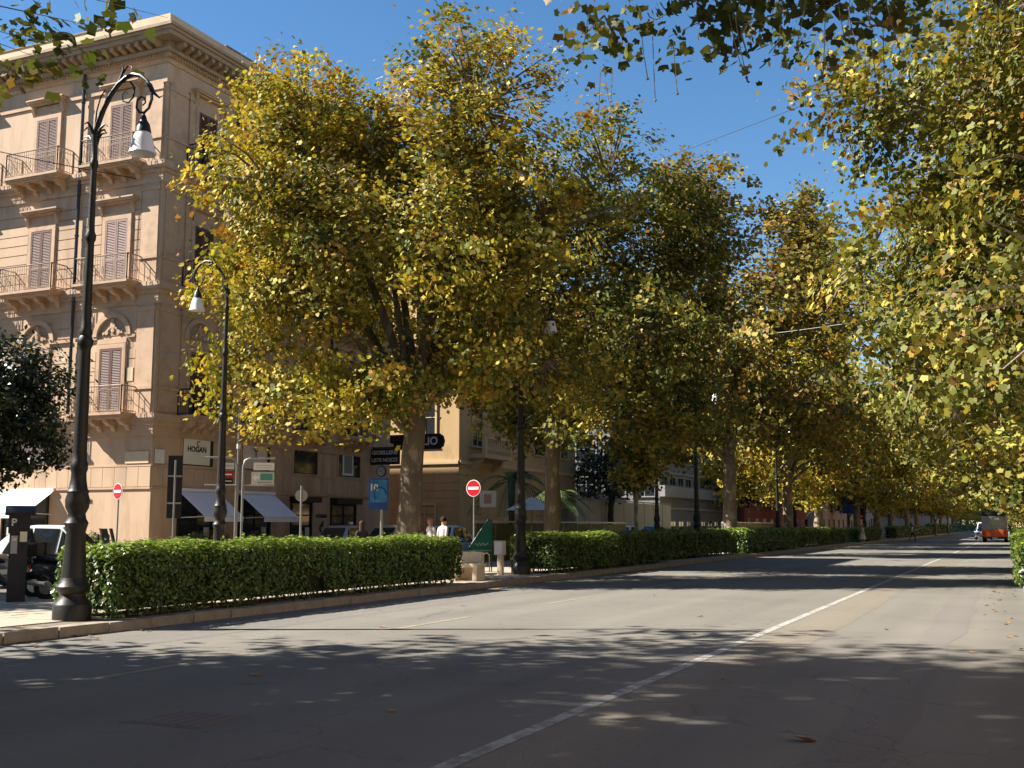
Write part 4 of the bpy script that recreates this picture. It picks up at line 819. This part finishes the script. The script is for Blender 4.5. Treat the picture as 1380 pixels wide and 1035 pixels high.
# blue poster board
t = thing("poster_board", "blue advertising board on a post left of the big trunk", "poster board", (-19.84, 32.9, 0)); fr = Frame((-19.84, 32.9, 0), -facing((-19.84, 32.9)).cross(Vector((0, 0, 1))), facing((-19.84, 32.9)))
MB().tube([fr.p(.12, 0, 0), fr.p(.12, 0, 2.3)], .05, 8).build("post", "pole_grey", t, True); bd = MB().box(-.33, .33, -.05, .05, 2.2, 3.27, fr).build("board", "sign_blue", t, bevel=.01)
MB().box(-.29, .29, .051, .054, 2.45, 3.22, fr).build("poster_picture", "sign_bluepic", bd)
m = MB(); m.tube([fr.p(.05 + .2 * math.cos(a), .056, 2.72 + .24 * math.sin(a)) for a in [k * .3 for k in range(14)]], [.03] * 14, 5); m.build("poster_print", "sign_blue", bd)
text_mesh("lettering", "10", .3, "offwhite", fr.p(-.16, .056, 2.95), fr.U, (0, 0, 1), bd)
# jeweller's projecting board and clock
t = thing("shop_sign", "black projecting shop board with pale two-line lettering above a clock", "shop sign", (-29.1, 47.6, 5))
MB().box(-29.15, -27.55, 47.55, 47.7, 4.66, 5.46).build("board", "black", t, bevel=.01); MB().bar((-29.2, 47.6, 5.5), (-27.6, 47.6, 5.5), .03, 6).build("bracket", "iron", t)
text_mesh("lettering", "GIOIELLERIE", .27, "offwhite", (-28.35, 47.545, 5.25), (1, 0, 0), (0, 0, 1), t); text_mesh("lettering", "LISTE NOZZE", .25, "offwhite", (-28.35, 47.545, 4.88), (1, 0, 0), (0, 0, 1), t)
t = thing("wall_clock", "round white-faced clock hanging under the black shop board", "clock", (-28.6, 47.6, 4.3)); c = Vector((-28.55, 47.62, 4.33)); MB().disc(c, (0, -1, 0), .27, .06, 24).build("case", "black", t); MB().disc(c - Vector((0, .061, 0)), (0, -1, 0), .23, .006, 24).build("face", "offwhite", t)
MB().bar(c + Vector((0, -.075, 0)), c + Vector((.12, -.075, .1)), .012, 4).bar(c + Vector((0, -.075, 0)), c + Vector((-.1, -.075, .02)), .014, 4).build("hand", "black", t); MB().bar(c + Vector((0, 0, .25)), c + Vector((0, 0, .4)), .02, 5).build("hanger", "black", t)
t = thing("round_ended_sign", "black round-ended shop board with pale capitals right of the big trunk", "shop sign", (-28.9, 51, 5.6))
MB().prism([(-30.3 + .35 - .35 * math.cos(a), 6.02 + .42 * math.sin(a)) for a in [math.pi / 2 - math.pi * k / 8 + 0 for k in range(0)]] + [(-30.2, 5.62), (-27.1, 5.62), (-26.9, 5.75), (-26.82, 6.02), (-26.9, 6.29), (-27.1, 6.42), (-30.2, 6.42)], 50.9, 51.05, WORLD, 'w').build("board", "black", t)
MB().box(-30.2, -29.2, 50.5, 50.6, 6.1, 6.2).bar((-30, 49.5, 6.3), (-30, 50.95, 6.3), .04, 6).build("bracket", "iron", t)
text_mesh("lettering", "GIGLIO", .58, "offwhite", (-28.12, 50.89, 6.02), (1, 0, 0), (0, 0, 1), t)
# ==================================================================== STREET FURNITURE
t = thing("pay_station", "dark blue parking pay station with slanted hood and white P", "parking meter", (-18.2, 16.4, .15)); d = facing((-18.2, 16.4)); fr = Frame((-18.2, 16.4, .16), -d.cross(Vector((0, 0, 1))), d)
MB().box(-.17, .17, -.14, .14, 0, 1.35, fr).build("column", "navy", t, bevel=.015); MB().prism([(-.15, 1.35), (.15, 1.35), (.15, 1.70), (-.15, 1.78)], -.2, .2, fr).build("head", "navy", t)
MB().prism([(-.2, 1.82), (.24, 1.70), (.24, 1.76), (-.2, 1.90)], -.27, .29, fr).build("hood", "black", t); text_mesh("lettering", "P", .2, "offwhite", fr.p(-.1, .153, 1.56), fr.U, (0, 0, 1), t)
MB().box(.02, .15, .15, .16, 1.18, 1.38, fr).build("screen", "blind", t); MB().box(-.14, -.02, .14, .15, .95, 1.3, fr).build("instruction_plate", "hoard_grey", t); MB().box(-.12, -.04, .15, .156, 1.2, 1.26, fr).build("coin_slot", "offwhite", t)
t = thing("stone_bench", "pale travertine bench with block back at the hedge gap", "bench", (-13.95, 28.4, .15))
MB().box(-14.5, -13.58, 27.8, 28.4, .52, .62).build("seat", "travertine", t, bevel=.012)
for x_ in (-14.42, -13.76): MB().box(x_, x_ + .14, 27.85, 28.36, .15, .52).build("leg", "travertine", t, bevel=.01)
MB().box(-14.28, -13.76, 28.2, 28.34, .15, .515).build("back_panel", "travertine", t); MB().box(-14.45, -13.66, 28.2, 28.4, .621, .94).build("backrest", "travertine", t, bevel=.015)
t = thing("meter_box", "white utility box on a short stone post by the hedge gap lamp", "utility box", (-14.64, 31.6, .15)); MB().box(-14.72, -14.56, 31.52, 31.68, .15, .76).build("post", "travertine", t, bevel=.01); MB().box(-14.8, -14.5, 31.45, 31.7, .761, 1.2).build("cabinet", "offwhite", t, bevel=.012); MB().box(-14.77, -14.53, 31.443, 31.449, .8, 1.16).build("door", "white", t)
t = thing("panel_stand", "dark green triangular panel stand on legs in the hedge gap", "panel stand", (-16.3, 33.7, .15)); d = facing((-16.3, 33.7)); fr = Frame((-16.35, 33.7, 0), -d.cross(Vector((0, 0, 1))), d)
MB().prism([(-.42, .88), (.36, .88), (.36, 1.86), (.24, 1.86)], -.02, .02, fr, 'w').build("panel", "kiosk_green", t)
MB().tube([fr.p(-.42, .03, .88), fr.p(.25, .03, 1.87), fr.p(.37, .03, 1.87), fr.p(.37, .03, .15)], .02, 6).tube([fr.p(-.45, .03, .86), fr.p(.37, .03, .86)], .03, 6).bar(fr.p(-.4, .03, .86), fr.p(-.4, .03, .15), .02, 6).build("frame", "kiosk_green", t)
MB().tube([fr.p(.1, .05, .15), fr.p(.1, .05, .7), fr.p(.2, .05, .78), fr.p(.3, .05, .7), fr.p(.3, .05, .15)], .02, 6).bar(fr.p(.1, .05, .4), fr.p(.3, .05, .4), .015, 5).build("leg", "pole_grey", t, True)
m = MB(); rr = random.Random(9); m.tube([fr.p(-.2 + k * .035, .024, 1.05 + .05 * math.sin(k * 1.7)) for k in range(14)], .007, 3); m.build("graffiti", "offwhite", t)
# olive and pale hoardings
def hoarding(label, x, y0, y1, h, pw, mat, rail):
    t = thing("hoarding", label, "hoarding", (x, y0, 0)); n = int((y1 - y0) / pw)
    pm = MB().box(-.02, .02, .03, pw - .03, .08, h).mesh("hoarding_panel", mat); po = MB().box(-.05, .05, -.04, .04, -.05, h + .05).mesh("post", "pole_grey")
    for i in range(n):
        k = bpy.data.objects.new("hoarding_panel", pm); COL.objects.link(k); k.parent = t; k.location = (0, i * pw, 0)
        k = bpy.data.objects.new("post", po); COL.objects.link(k); k.parent = t; k.location = (0, i * pw, 0)
    k = link("top_rail", MB().box(-.055, .055, 0, n * pw, h + .05, h + .13).mesh("top_rail", rail), t); k.location = (0, 0, 0)
hoarding("olive green site hoarding with pale rail behind the second hedge", -20.9, 42.5, 62.5, 1.75, 2.0, "hoard_olive", "offwhite"); hoarding("olive green site hoarding with pale rail near the brick red building", -20.9, 86, 106, 1.85, 2.0, "hoard_olive", "offwhite"); hoarding("tall pale grey site hoarding in front of the office block", -26.9, 70, 93.0, 3.4, 2.5, "hoard_grey", "concrete_pale")
# garden railing of the ochre building
t = thing("iron_fence", "black iron railing along the ochre yellow building", "fence", (-27.6, 58, .15)); pk = MB().bar((0, 0, 0), (0, 0, 1.7), .014, 4).mesh("picket", "iron")
for i in range(90):
    k = bpy.data.objects.new("picket", pk); COL.objects.link(k); k.parent = t; k.location = (0, i * .16, 0)
link("rail", MB().box(-.02, .02, 0, 14.3, 1.5, 1.55).box(-.02, .02, 0, 14.3, .15, .2).mesh("rail", "iron"), t).location = (0, 0, 0)
# café parasol and small board behind the lamp
t = thing("parasol", "pale café parasol beyond the hedge gap lamp", "parasol", (-20.0, 46.5, .15)); MB().lathe([(1.25, 2.35), (1.24, 2.38), (.6, 2.68), (.05, 2.95)], (-20, 46.5, 0), 8).build("canopy", "offwhite", t); MB().tube([(-20, 46.5, .15), (-20, 46.5, 2.9)], .03, 8).build("pole", "pole_grey", t); MB().lathe([(.3, .15), (.3, .25)], (-20, 46.5, 0), 12).build("base", "concrete", t)
t = thing("picture_board", "small pale picture board left of the café parasol", "notice board", (-20.6, 43.2, .1)); MB().box(-20.95, -20.2, 43.1, 43.16, 2.45, 3.15).build("board", "offwhite", t); MB().box(-20.75, -20.4, 43.09, 43.099, 2.6, 3.0).build("picture", "cloth_tan", t); MB().bar((-20.6, 43.2, 0), (-20.6, 43.2, 2.5), .03, 6).build("post", "pole_grey", t)
# far blue direction boards, red banner, white board
t = thing("direction_sign", "blue stacked direction boards far off by the dark hedge", "direction sign", (-15.6, 124, .15)); 
for z0, z1, x0, x1, mt in ((4.0, 5.0, -17.0, -15.3, "sign_blue"), (3.0, 3.9, -17.0, -15.8, "sign_blue"), (2.9, 5.3, -15.2, -14.6, "navy")): MB().box(x0, x1, 123.95, 124.05, z0, z1).build("sign_panel", mt, t)
MB().bar((-16.6, 124.1, 0), (-16.6, 124.1, 5), .06, 6).bar((-14.9, 124.1, 0), (-14.9, 124.1, 5.4), .06, 6).build("post", "pole_grey", t); MB().disc((-14.9, 123.9, 5.2), (0, -1, 0), .38, .04, 20).build("disc", "offwhite", t)
t = thing("banner", "red banner hanging beyond the blue direction boards", "banner", (-17, 140, 3)); MB().box(-17.6, -16.2, 140, 140.05, 4.6, 8.0).build("cloth", "sign_red", t); MB().bar((-17.7, 140.1, .1), (-17.7, 140.1, 8.2), .05, 6).build("pole", "pole_grey", t)
t = thing("white_board", "white upright board beside the pale plane trunk", "board", (-17, 150, 0)); MB().box(-17.7, -16.2, 150, 150.1, 2.6, 5.6).build("panel", "white", t); MB().bar((-17, 150.2, 0), (-17, 150.2, 5.4), .07, 6).build("post", "pole_grey", t)
# planters and shrubs by the palazzo
def shrub(label, loc, r, pal_, seed, pot=True):
    t = thing("potted_shrub", label, "potted plant", loc); g = np.random.default_rng(seed); n = 1100
    d = g.normal(size=(n, 3)); d /= np.linalg.norm(d, axis=1, keepdims=True); P = np.array(loc) + np.array([0, 0, .5 + r]) + d * r * (g.random((n, 1)) ** .25) * (1 + .12 * g.normal(size=(n, 1)))
    cols = np.array(pal_)[g.integers(0, len(pal_), n)] * (.7 + .6 * g.random((n, 1))); leaves("foliage", P, d + g.normal(size=(n, 3)) * .5, .045 * (.7 + .6 * g.random(n)), cols, OVAL, "hedge_leaf", .1, t)
    MB().lathe([(.16, 0), (.22, .45), (.24, .5), (.2, .5)], tuple(loc), 12).build("pot", "terracotta", t, True)
GRN = [(.08, .12, .02), (.13, .16, .03), (.05, .08, .015)]; ORG = [(.34, .17, .03), (.24, .16, .03), (.12, .12, .02)]
for lab, loc, r, pc, sd in (("round orange-tinted shrub in a pot at the sunlit palazzo wall", (-31.2, 30.4, 0.15), .36, ORG, 1), ("round green shrub in a pot at the sunlit palazzo wall", (-29.3, 29.6, .1), .42, GRN, 2), ("green potted shrub under the first lavender awning", (-27.9, 33.3, .15), .4, GRN, 3), ("green potted shrub between the lavender awnings", (-27.9, 37.0, .15), .42, GRN, 4), ("green potted shrub before the dark doorway canopy", (-27.9, 42.6, .15), .45, GRN, 5), ("orange flowering potted shrub in the first shop doorway", (-28.2, 34.9, .15), .45, ORG, 6)):
    shrub(lab, loc, r, pc, sd)
# ==================================================================== VEHICLES
def make_car(label, paint, L=4.0, W=1.72, H=1.66, group="parked cars in the side road"):
    t = thing("parked_car", label, "car", (0, 0, 0), 0, group)
    hw = W / 2; st = [(-L / 2, .62, .40, .86, .86), (-L / 2 + .12, .9, .30, .95, .80), (-L / 2 + .5, 1.0, .24, 1.0, .72), (-L * .22, 1.0, .22, H, .60), (-.1, 1.0, .22, H + .02, .62), (L * .10, 1.0, .22, H - .03, .60), (L * .28, 1.0, .22, .98, .74), (L * .42, .96, .26, .86, .76), (L / 2 - .06, .8, .34, .72, .66), (L / 2, .6, .42, .62, .55)]
    belt = .88; q = []; k = 11
    for x, ws, zb, zt, wt in st:
        w_ = hw * ws; bz = min(belt, zt - .03); wt_ = hw * wt if zt > belt + .15 else w_ * .82
        sec = [(-w_ * .85, zb), (-w_ * .98, zb + .12), (-w_, (zb + bz) / 2 + .05), (-w_ * .96, bz), (-wt_, zt - .05), (-wt_ * .6, zt), (wt_ * .6, zt), (wt_, zt - .05), (w_ * .96, bz), (w_, (zb + bz) / 2 + .05), (w_ * .98, zb + .12)]
        q += [(x, y, z) for y, z in sec] 
    n = len(st); fs = []
    for i in range(n - 1):
        for j in range(k): fs.append((i * k + j, i * k + (j + 1) % k, (i + 1) * k + (j + 1) % k, (i + 1) * k + j))
    fs += [tuple(range(k - 1, -1, -1)), tuple((n - 1) * k + j for j in range(k))]
    b = MB().add(q, fs).build("body", paint, t, True)
    P = lambda i, j: Vector(q[i * k + j])
    def pane(a, b_, c, d_, off, nm, sh=.12):
        ctr = (a + b_ + c + d_) / 4; v = [p.lerp(ctr, sh) + Vector(off) for p in (a, b_, c, d_)]; MB().add(v, [(0, 1, 2, 3)]).build(nm, "car_glass", t)
    for j0, j1, sg in ((3, 4, -1), (8, 7, 1)):
        o_ = (0, sg * .012, .004)
        pane(P(3, j0), P(4, j0), P(4, j1), P(3, j1), o_, "side_window", .10); pane(P(4, j0), P(5, j0).lerp(P(6, j0), .35), P(5, j1), P(4, j1), o_, "side_window", .10)
        pane(P(2, j0).lerp(P(3, j0), .45), P(3, j0), P(3, j1), P(2, j1).lerp(P(3, j1), .55), o_, "side_window", .16)
    pane(P(5, 4), P(5, 7), P(6, 8), P(6, 3), (.03, 0, .02), "windscreen", .08); pane(P(3, 4), P(3, 7), P(2, 7), P(2, 4), (-.03, 0, .02), "rear_window", .12)
    for x in (-L * .31, L * .32):
        for s in (-1, 1):
            wh = MB().tube([(x, s * (hw - .19), .31), (x, s * (hw - .0), .31)], .31, 20).build("wheel", "rubber", t, True); MB().tube([(x, s * (hw - .02), .31), (x, s * (hw + .008), .31)], .19, 14).build("rim", "rim", wh)
    for s in (-1, 1):
        MB().box(L / 2 - .16, L / 2 - .04, s * hw * .62 - .14, s * hw * .62 + .14, .58, .68).build("headlight", "white", t); MB().box(-L / 2 - .01, -L / 2 + .1, s * hw * .6 - .1, s * hw * .6 + .1, .66, .84).build("tail_light", "lamp_red", t)
        MB().box(L * .17, L * .22, s * (hw * 1.0), s * (hw * 1.0 + .16), .9, 1.02).build("mirror", paint, t, bevel=.02)
    MB().box(-L / 2 - .015, -L / 2, -.25, .25, .48, .6).build("number_plate", "white", t)
    return t
c1 = make_car("white hatchback parked behind the scooters on the palazzo's side", "car_white"); c1.location = (-24.3, 22.6, 0); c1.rotation_euler = (0, 0, R(200))
c2 = make_car("silver hatchback parked behind the hedge before the lettered wall", "car_silver"); c2.location = (-24.0, 37.6, 0); c2.rotation_euler = (0, 0, R(90))
dup(c2, (-24.0, 42.0, 0), R(90), "silver hatchback parked left of the big plane trunk"); dup(c1, (-24.1, 46.6, 0), R(90), "white hatchback glimpsed beside the big plane trunk")
dup(c1, (-19.6, 15.4, .0), R(110), "white car cut by the picture edge beside the pay station") if False else None
dup(c2, (-22.0, 38.0, 0), R(88), "silver hatchback partly hidden by the man in white shirt"); dup(c1, (-22, 66, 0), R(90), "white car before the pale site hoarding"); dup(c2, (-22, 72, 0), R(90), "silver car before the pale site hoarding")
cd = make_car("dark saloon car parked in shade behind the pay station", "car_dark", 4.2, 1.75, 1.45); cd.location = (-24.6, 19.2, 0); cd.rotation_euler = (0, 0, R(200))
def make_scooter(label):
    t = thing("scooter", label, "scooter", (0, 0, 0), 0, "parked scooters")
    for x in (-.62, .66):
        wl = MB().tube([(x, -.055, .25), (x, .055, .25)], .25, 20).build("wheel", "rubber", t, True); MB().tube([(x, -.06, .25), (x, .06, .25)], .14, 12).build("rim", "rim", wl)
    def loft(secs, nm, mat):
        q = []; k = 10
        for x, w_, z0, z1 in secs:
            for j in range(k):
                a = 2 * math.pi * j / k; q.append((x, w_ * math.cos(a), (z0 + z1) / 2 + (z1 - z0) / 2 * math.sin(a)))
        n = len(secs); MB().add(q, [(i * k + j, i * k + (j + 1) % k, (i + 1) * k + (j + 1) % k, (i + 1) * k + j) for i in range(n - 1) for j in range(k)] + [tuple(range(k - 1, -1, -1)), tuple((n - 1) * k + j for j in range(k))]).build(nm, mat, t, True)
    loft([(-.95, .05, .66, .76), (-.8, .15, .5, .8), (-.5, .19, .34, .78), (-.2, .18, .3, .72), (-.05, .14, .28, .5), (.15, .16, .24, .36), (.35, .17, .24, .40)], "body", "car_dark")
    loft([(-.92, .07, .78, .84), (-.7, .15, .77, .9), (-.35, .16, .74, .86), (-.05, .12, .72, .82), (.02, .05, .72, .78)], "seat", "black")
    MB().prism([(.32, .3), (.42, .3), (.62, .95), (.56, 1.0)], -.2, .2, Frame((0, 0, 0), (0, 1, 0), (1, 0, 0))).build("front_shield", "car_dark", t, bevel=.03)
    loft([(.42, .05, .36, .5), (.6, .1, .44, .56), (.8, .07, .4, .52), (.92, .02, .3, .36)], "front_mudguard", "car_dark")
    MB().tube([(.66, 0, .25), (.55, 0, 1.02)], .03, 8).build("fork", "pole_grey", t); MB().tube([(.48, -.34, 1.06), (.55, -.1, 1.03), (.55, .1, 1.03), (.48, .34, 1.06)], .018, 8).build("handlebar", "black", t, True)
    MB().prism([(.58, 1.05), (.60, 1.05), (.50, 1.45), (.48, 1.45)], -.18, .18, Frame((0, 0, 0), (0, 1, 0), (1, 0, 0))).build("windscreen", "car_glass", t)
    MB().disc((.6, 0, .92), (1, 0, -.1), .09, .05, 14).build("headlight", "white", t); MB().box(-1.1, -.78, -.19, .19, .88, 1.16).build("top_box", "black", t, bevel=.04); MB().box(-.98, -.95, -.08, .08, .62, .7).build("tail_light", "lamp_red", t)
    for s in (-1, 1): m = MB().bar((.5, s * .22, 1.05), (.5, s * .3, 1.25), .008, 5); m.disc((.5, s * .3, 1.27), (-1, 0, 0), .06, .015, 12); m.build("mirror", "black", t)
    MB().tube([(-.6, -.17, .32), (-.95, -.17, .36)], .05, 8).build("exhaust", "pole_grey", t, True)
    return t
sc = make_scooter("black scooter with top box parked right behind the pay station"); sc.location = (-17.7, 17.5, .15); sc.rotation_euler = (0, 0, R(25))
dup(sc, (-18.6, 18.6, .15), R(35), "black scooter second in the row behind the pay station"); dup(sc, (-17.0, 16.6, .15), R(205), "black scooter against the hedge end, its back to the lamp post") if False else None
dup(sc, (-19.6, 17.3, .15), R(30), "black scooter left of the pay station in shade"); dup(sc, (-19.9, 19.6, .15), R(40), "black scooter nearest the white hatchback")
# minibus seen from behind
BX, BY = -2.25, 126.0
t = thing("minibus", "orange and grey city minibus seen from behind, keeping to the right kerb", "bus", (BX, BY, 0))
fr = Frame((BX, BY, 0), (1, 0, 0), (0, -1, 0)); hw = 1.2
MB().prism([(-hw, .55), (hw, .55), (hw, 2.75), (hw - .22, 3.0), (-hw + .22, 3.0), (-hw, 2.75)], -7.2, 0, fr, 'w').build("body", "bus_grey", t); MB().box(-hw - .02, hw + .02, -7.22, .02, .55, 1.3, fr).build("lower_panel", "bus_orange", t); MB().box(-hw + .1, hw - .1, -7, -.1, 3.0, 3.12, fr).build("roof_unit", "black", t); MB().box(-hw + .05, hw - .05, .0, .025, 2.68, 2.98, fr).build("rear_cap", "black", t)
MB().box(-.2, hw - .12, .0, .03, 1.32, 2.6, fr).build("rear_window", "glass", t); MB().box(.05, .5, .03, .035, 2.3, 2.5, fr).build("route_board", "white", t); MB().box(-hw, hw, -.05, .08, .32, .56, fr).build("bumper", "black", t, bevel=.03); MB().box(-.28, .28, .08, .085, .38, .5, fr).build("number_plate", "offwhite", t)
for s in (-1, 1):
    MB().box(s * 1.0 - .1, s * 1.0 + .1, .02, .05, .75, 1.15, fr).build("tail_light", "lamp_red", t); MB().box(s * hw - .01, s * hw + .02, -6.8, -.5, 1.4, 2.6, fr).build("side_window", "glass", t)
    for w_ in (-1.4, -5.8): MB().tube([fr.p(s * (hw - .32), w_, .45), fr.p(s * (hw - .02), w_, .45)], .45, 18).build("tyre", "rubber", t, True)
cv = make_car("white van-like car ahead of the orange minibus", "car_white", 4.6, 1.9, 2.1, None); cv.location = (-3.9, 150, 0); cv.rotation_euler = (0, 0, R(90))
# ==================================================================== PEOPLE
def person(label, loc, rz, top, legs, hair, stride=.0, arm=.0, dress=False, hatm=None, longhair=False, sleeve='short', grp=None, bald=False):
    t = thing("person", label, "person", (0, 0, 0), 0, grp)
    J = {}; E = []; Rr = {}
    def j(n, p, r, par=None):
        J[n] = (len(J), p); Rr[n] = r
        if par: E.append((J[par][0], J[n][0]))
    s = stride
    j('pel', (0, 0, .95), (.15, .11)); j('wa', (0, 0, 1.10), (.135, .10), 'pel'); j('ch', (0, .01, 1.30), (.165, .115), 'wa'); j('nk0', (0, .02, 1.45), (.10, .08), 'ch'); j('nk', (0, .025, 1.52), (.055, .055), 'nk0'); j('h0', (0, .04, 1.60), (.088, .095), 'nk'); j('h1', (0, .045, 1.68), (.095, .108), 'h0'); j('h2', (0, .035, 1.76), (.06, .07), 'h1')
    for q, sd in (('l', -1), ('r', 1)):
        f = s * sd
        j(q + 'sh', (sd * .19, .01, 1.42), (.07, .07), 'nk0'); j(q + 'el', (sd * .24, -.05 - f * .18 + arm * .05, 1.15), (.045, .045), q + 'sh'); j(q + 'wr', (sd * .24, .10 - f * .22 + arm * .2, .95 + arm * .14), (.03, .03), q + 'el'); j(q + 'pa', (sd * .235, .13 - f * .22 + arm * .24, .88 + arm * .14), (.032, .02), q + 'wr')
        bx, by, bz = J[q + 'pa'][1]
        for fi, (dx, ln) in enumerate(((-.026, .065), (-.009, .08), (.009, .075), (.026, .06))):
            j(q + 'f%da' % fi, (bx + dx * .5, by + .012, bz - ln * .55), (.009, .009), q + 'pa'); j(q + 'f%db' % fi, (bx + dx * .5, by + .032, bz - ln), (.008, .008), q + 'f%da' % fi)
        j(q + 'th', (bx - sd * .03, by + .035, bz - .012), (.010, .010), q + 'pa')
        j(q + 'hp', (sd * .09, 0, .88), (.095, .10), 'pel'); j(q + 'kn', (sd * .10, .05 + f * .28, .50), (.062, .062), q + 'hp'); j(q + 'an', (sd * .10, -.04 + f * .42, .09 + max(0, -f) * .15), (.042, .042), q + 'kn'); j(q + 'to', (sd * .11, .12 + f * .42, .035 + max(0, -f) * .10), (.04, .03), q + 'an')
    me = bpy.data.meshes.new("body"); me.from_pydata([p for _, p in J.values()], E, []); o = bpy.data.objects.new("body_src", me); COL.objects.link(o)
    md = o.modifiers.new("skin", 'SKIN'); sv = me.skin_vertices[0].data
    for n, (i, p) in J.items(): sv[i].radius = Rr[n]
    sv[0].use_root = True; o.modifiers.new("sub", 'SUBSURF').levels = 1; bpy.context.view_layer.update()
    m2 = bpy.data.meshes.new_from_object(o.evaluated_get(bpy.context.evaluated_depsgraph_get())); bpy.data.objects.remove(o); m2.name = "body"; m2.materials.clear()
    for mm in (top, legs, "skin", "black"): m2.materials.append(MAT[mm])
    for p in m2.polygons:
        c = p.center; k = 0
        if c.z < .09: k = 3
        elif c.z < .98 and abs(c.x) < .2: k = 1
        if c.z > 1.5: k = 2
        if abs(c.x) > .2 and c.z < (1.2 if sleeve == 'short' else .97): k = 2
        p.material_index = k; p.use_smooth = True
    link("body", m2, t)
    hd = [(.001, 1.815), (.05, 1.81), (.09, 1.775), (.102, 1.72), (.098, 1.66)] + ([(.10, 1.55), (.11, 1.42)] if longhair else [])
    if bald: hd = [(.083, 1.70), (.09, 1.69), (.088, 1.64)]
    q = MB(); q.lathe(hd[::-1], (0, .015, 0), 14, cap=False); q.build("hair", hair, t, True)
    MB().tube([(0, .125, 1.655), (0, .15, 1.64), (0, .125, 1.63)], [.008, .014, .010], 6).build("nose", "skin", t, True)
    for sd in (-1, 1): MB().disc((sd * .03, .128, 1.675), (0, 1, 0), .010, .006, 8).build("eye", "hair_dark", t); MB().box(sd * .083 - .008, sd * .083 + .008, .02, .05, 1.63, 1.69).build("ear", "skin", t, bevel=.004)
    MB().box(-.025, .025, .118, .13, 1.595, 1.603).build("mouth", "brick_red", t)
    if dress: MB().lathe([(.30, .45), (.24, .75), (.16, 1.08), (.165, 1.1)], (0, 0, 0), 16, cap=False).build("dress_skirt", legs, t, True)
    if hatm: MB().lathe([(.2, 1.74), (.2, 1.755), (.1, 1.765), (.1, 1.84), (.02, 1.86)], (0, .02, 0), 14).build("hat", hatm, t, True)
    t.location = loc; t.rotation_euler = (0, 0, rz); return t
person("balding man in white shirt walking behind the first hedge's end", (-16.7, 30.9, .15), R(150), "cloth_white", "cloth_blue", "hair_grey", .3, bald=True)
person("dark-haired person in pale shirt just behind the man in white", (-17.5, 33.2, .15), R(-20), "cloth_pink", "cloth_black", "hair_dark", .2)
person("woman with long brown hair beside the silver parked cars", (-20.4, 32.8, .02), R(60), "cloth_black", "cloth_black", "hair_brown", .1, longhair=True)
person("walker in cream dress and sun hat at the hedge's end", (-13.2, 108.5, 0), R(-70), "cloth_cream", "cloth_cream", "hair_brown", .25, dress=True, hatm="cloth_tan")
person("man in white shirt and dark trousers striding across the road", (-10.7, 131.5, 0), R(-75), "cloth_white", "cloth_black", "hair_dark", .75, arm=1)
person("person in tan top behind the hedge near the pale plane trunk", (-17, 67.0, .15), R(120), "cloth_tan", "cloth_blue", "hair_brown", .1)
# ==================================================================== WIRES
def wire(label, a, b, sag, r=.012, mat="black"):
    a = Vector(a); b = Vector(b); n = 24; pts = [a.lerp(b, i / n) - Vector((0, 0, sag * 4 * (i / n) * (1 - i / n))) for i in range(n + 1)]
    o = MB().tube(pts, r, 5).build("overhead_wire", mat, None, True); tag(o, label, "wire")
wire("thin cable from the palazzo's upper corner down to the street's left", FL.p(1.2, .1, 15.0), (-48, 24, 20.0), .4, .018)
wire("thin pale cable from the palazzo corner across the first crown", FR.p(.3, .15, 15.55), (-10, 60, 17.5), .5, .012, "sign_grey")
wire("pale cable slung from the palazzo corner at first-floor height", FR.p(.05, .12, 8.15), (-15.5, 50, 9.5), .25, .016, "sign_grey")
wire("thin dark cable crossing the sky above the avenue", (-16, 46, 17.2), (6, 40, 20.5), .3, .014)
wire("thin cable strung over the avenue between the crowns", (-16, 60, 11.8), (6, 56, 13), .3, .014, "sign_grey")
# ==================================================================== FALLEN LEAVES
lm = []
for v in range(3):
    r_ = np.random.default_rng(v); q = [(x * .09, y * .09, .012 + .02 * r_.random()) for x, y in PLANE] + [(0, 0, .008)]
    me = MB().add(q, [(i, (i + 1) % 8, 8) for i in range(8)]).mesh("fallen_leaf", "dead_leaf"); lm.append(me)
def fleaf(x, y, s, z=0.0, lab="dry brown plane leaf lying on the road or pavement"):
    o = bpy.data.objects.new("fallen_leaf", random.choice(lm)); COL.objects.link(o); o.location = (x, y, z + .004); o.rotation_euler = (random.uniform(-.12, .12), random.uniform(-.12, .12), random.uniform(0, 6.3)); o.scale = (s,) * 3
    tag(o, lab, "leaf", "fallen plane leaves")
o = fleaf(-1.57, 9.0, 1.25)
for x, y in ((-4.6, 17.0), (-5.4, 20.4), (-9.6, 16.1), (-10.6, 21), (-2.0, 19), (-6.2, 12.6), (-3.0, 12.2), (-8.0, 26), (-6.0, 31), (-11.5, 19.2), (-5.2, 8.9), (-7.8, 10.4)): fleaf(x, y, random.uniform(.45, .85))
for i in range(120): fleaf(XK + abs(random.gauss(0, .35)) + .05, random.uniform(9.5, 45), random.uniform(.4, .8))
for i in range(40): fleaf(-random.uniform(.05, .7), random.uniform(14, 50), random.uniform(.4, .85))
for i in range(18): fleaf(random.uniform(-17, -13.4), random.uniform(26, 33), random.uniform(.4, .8), .15)
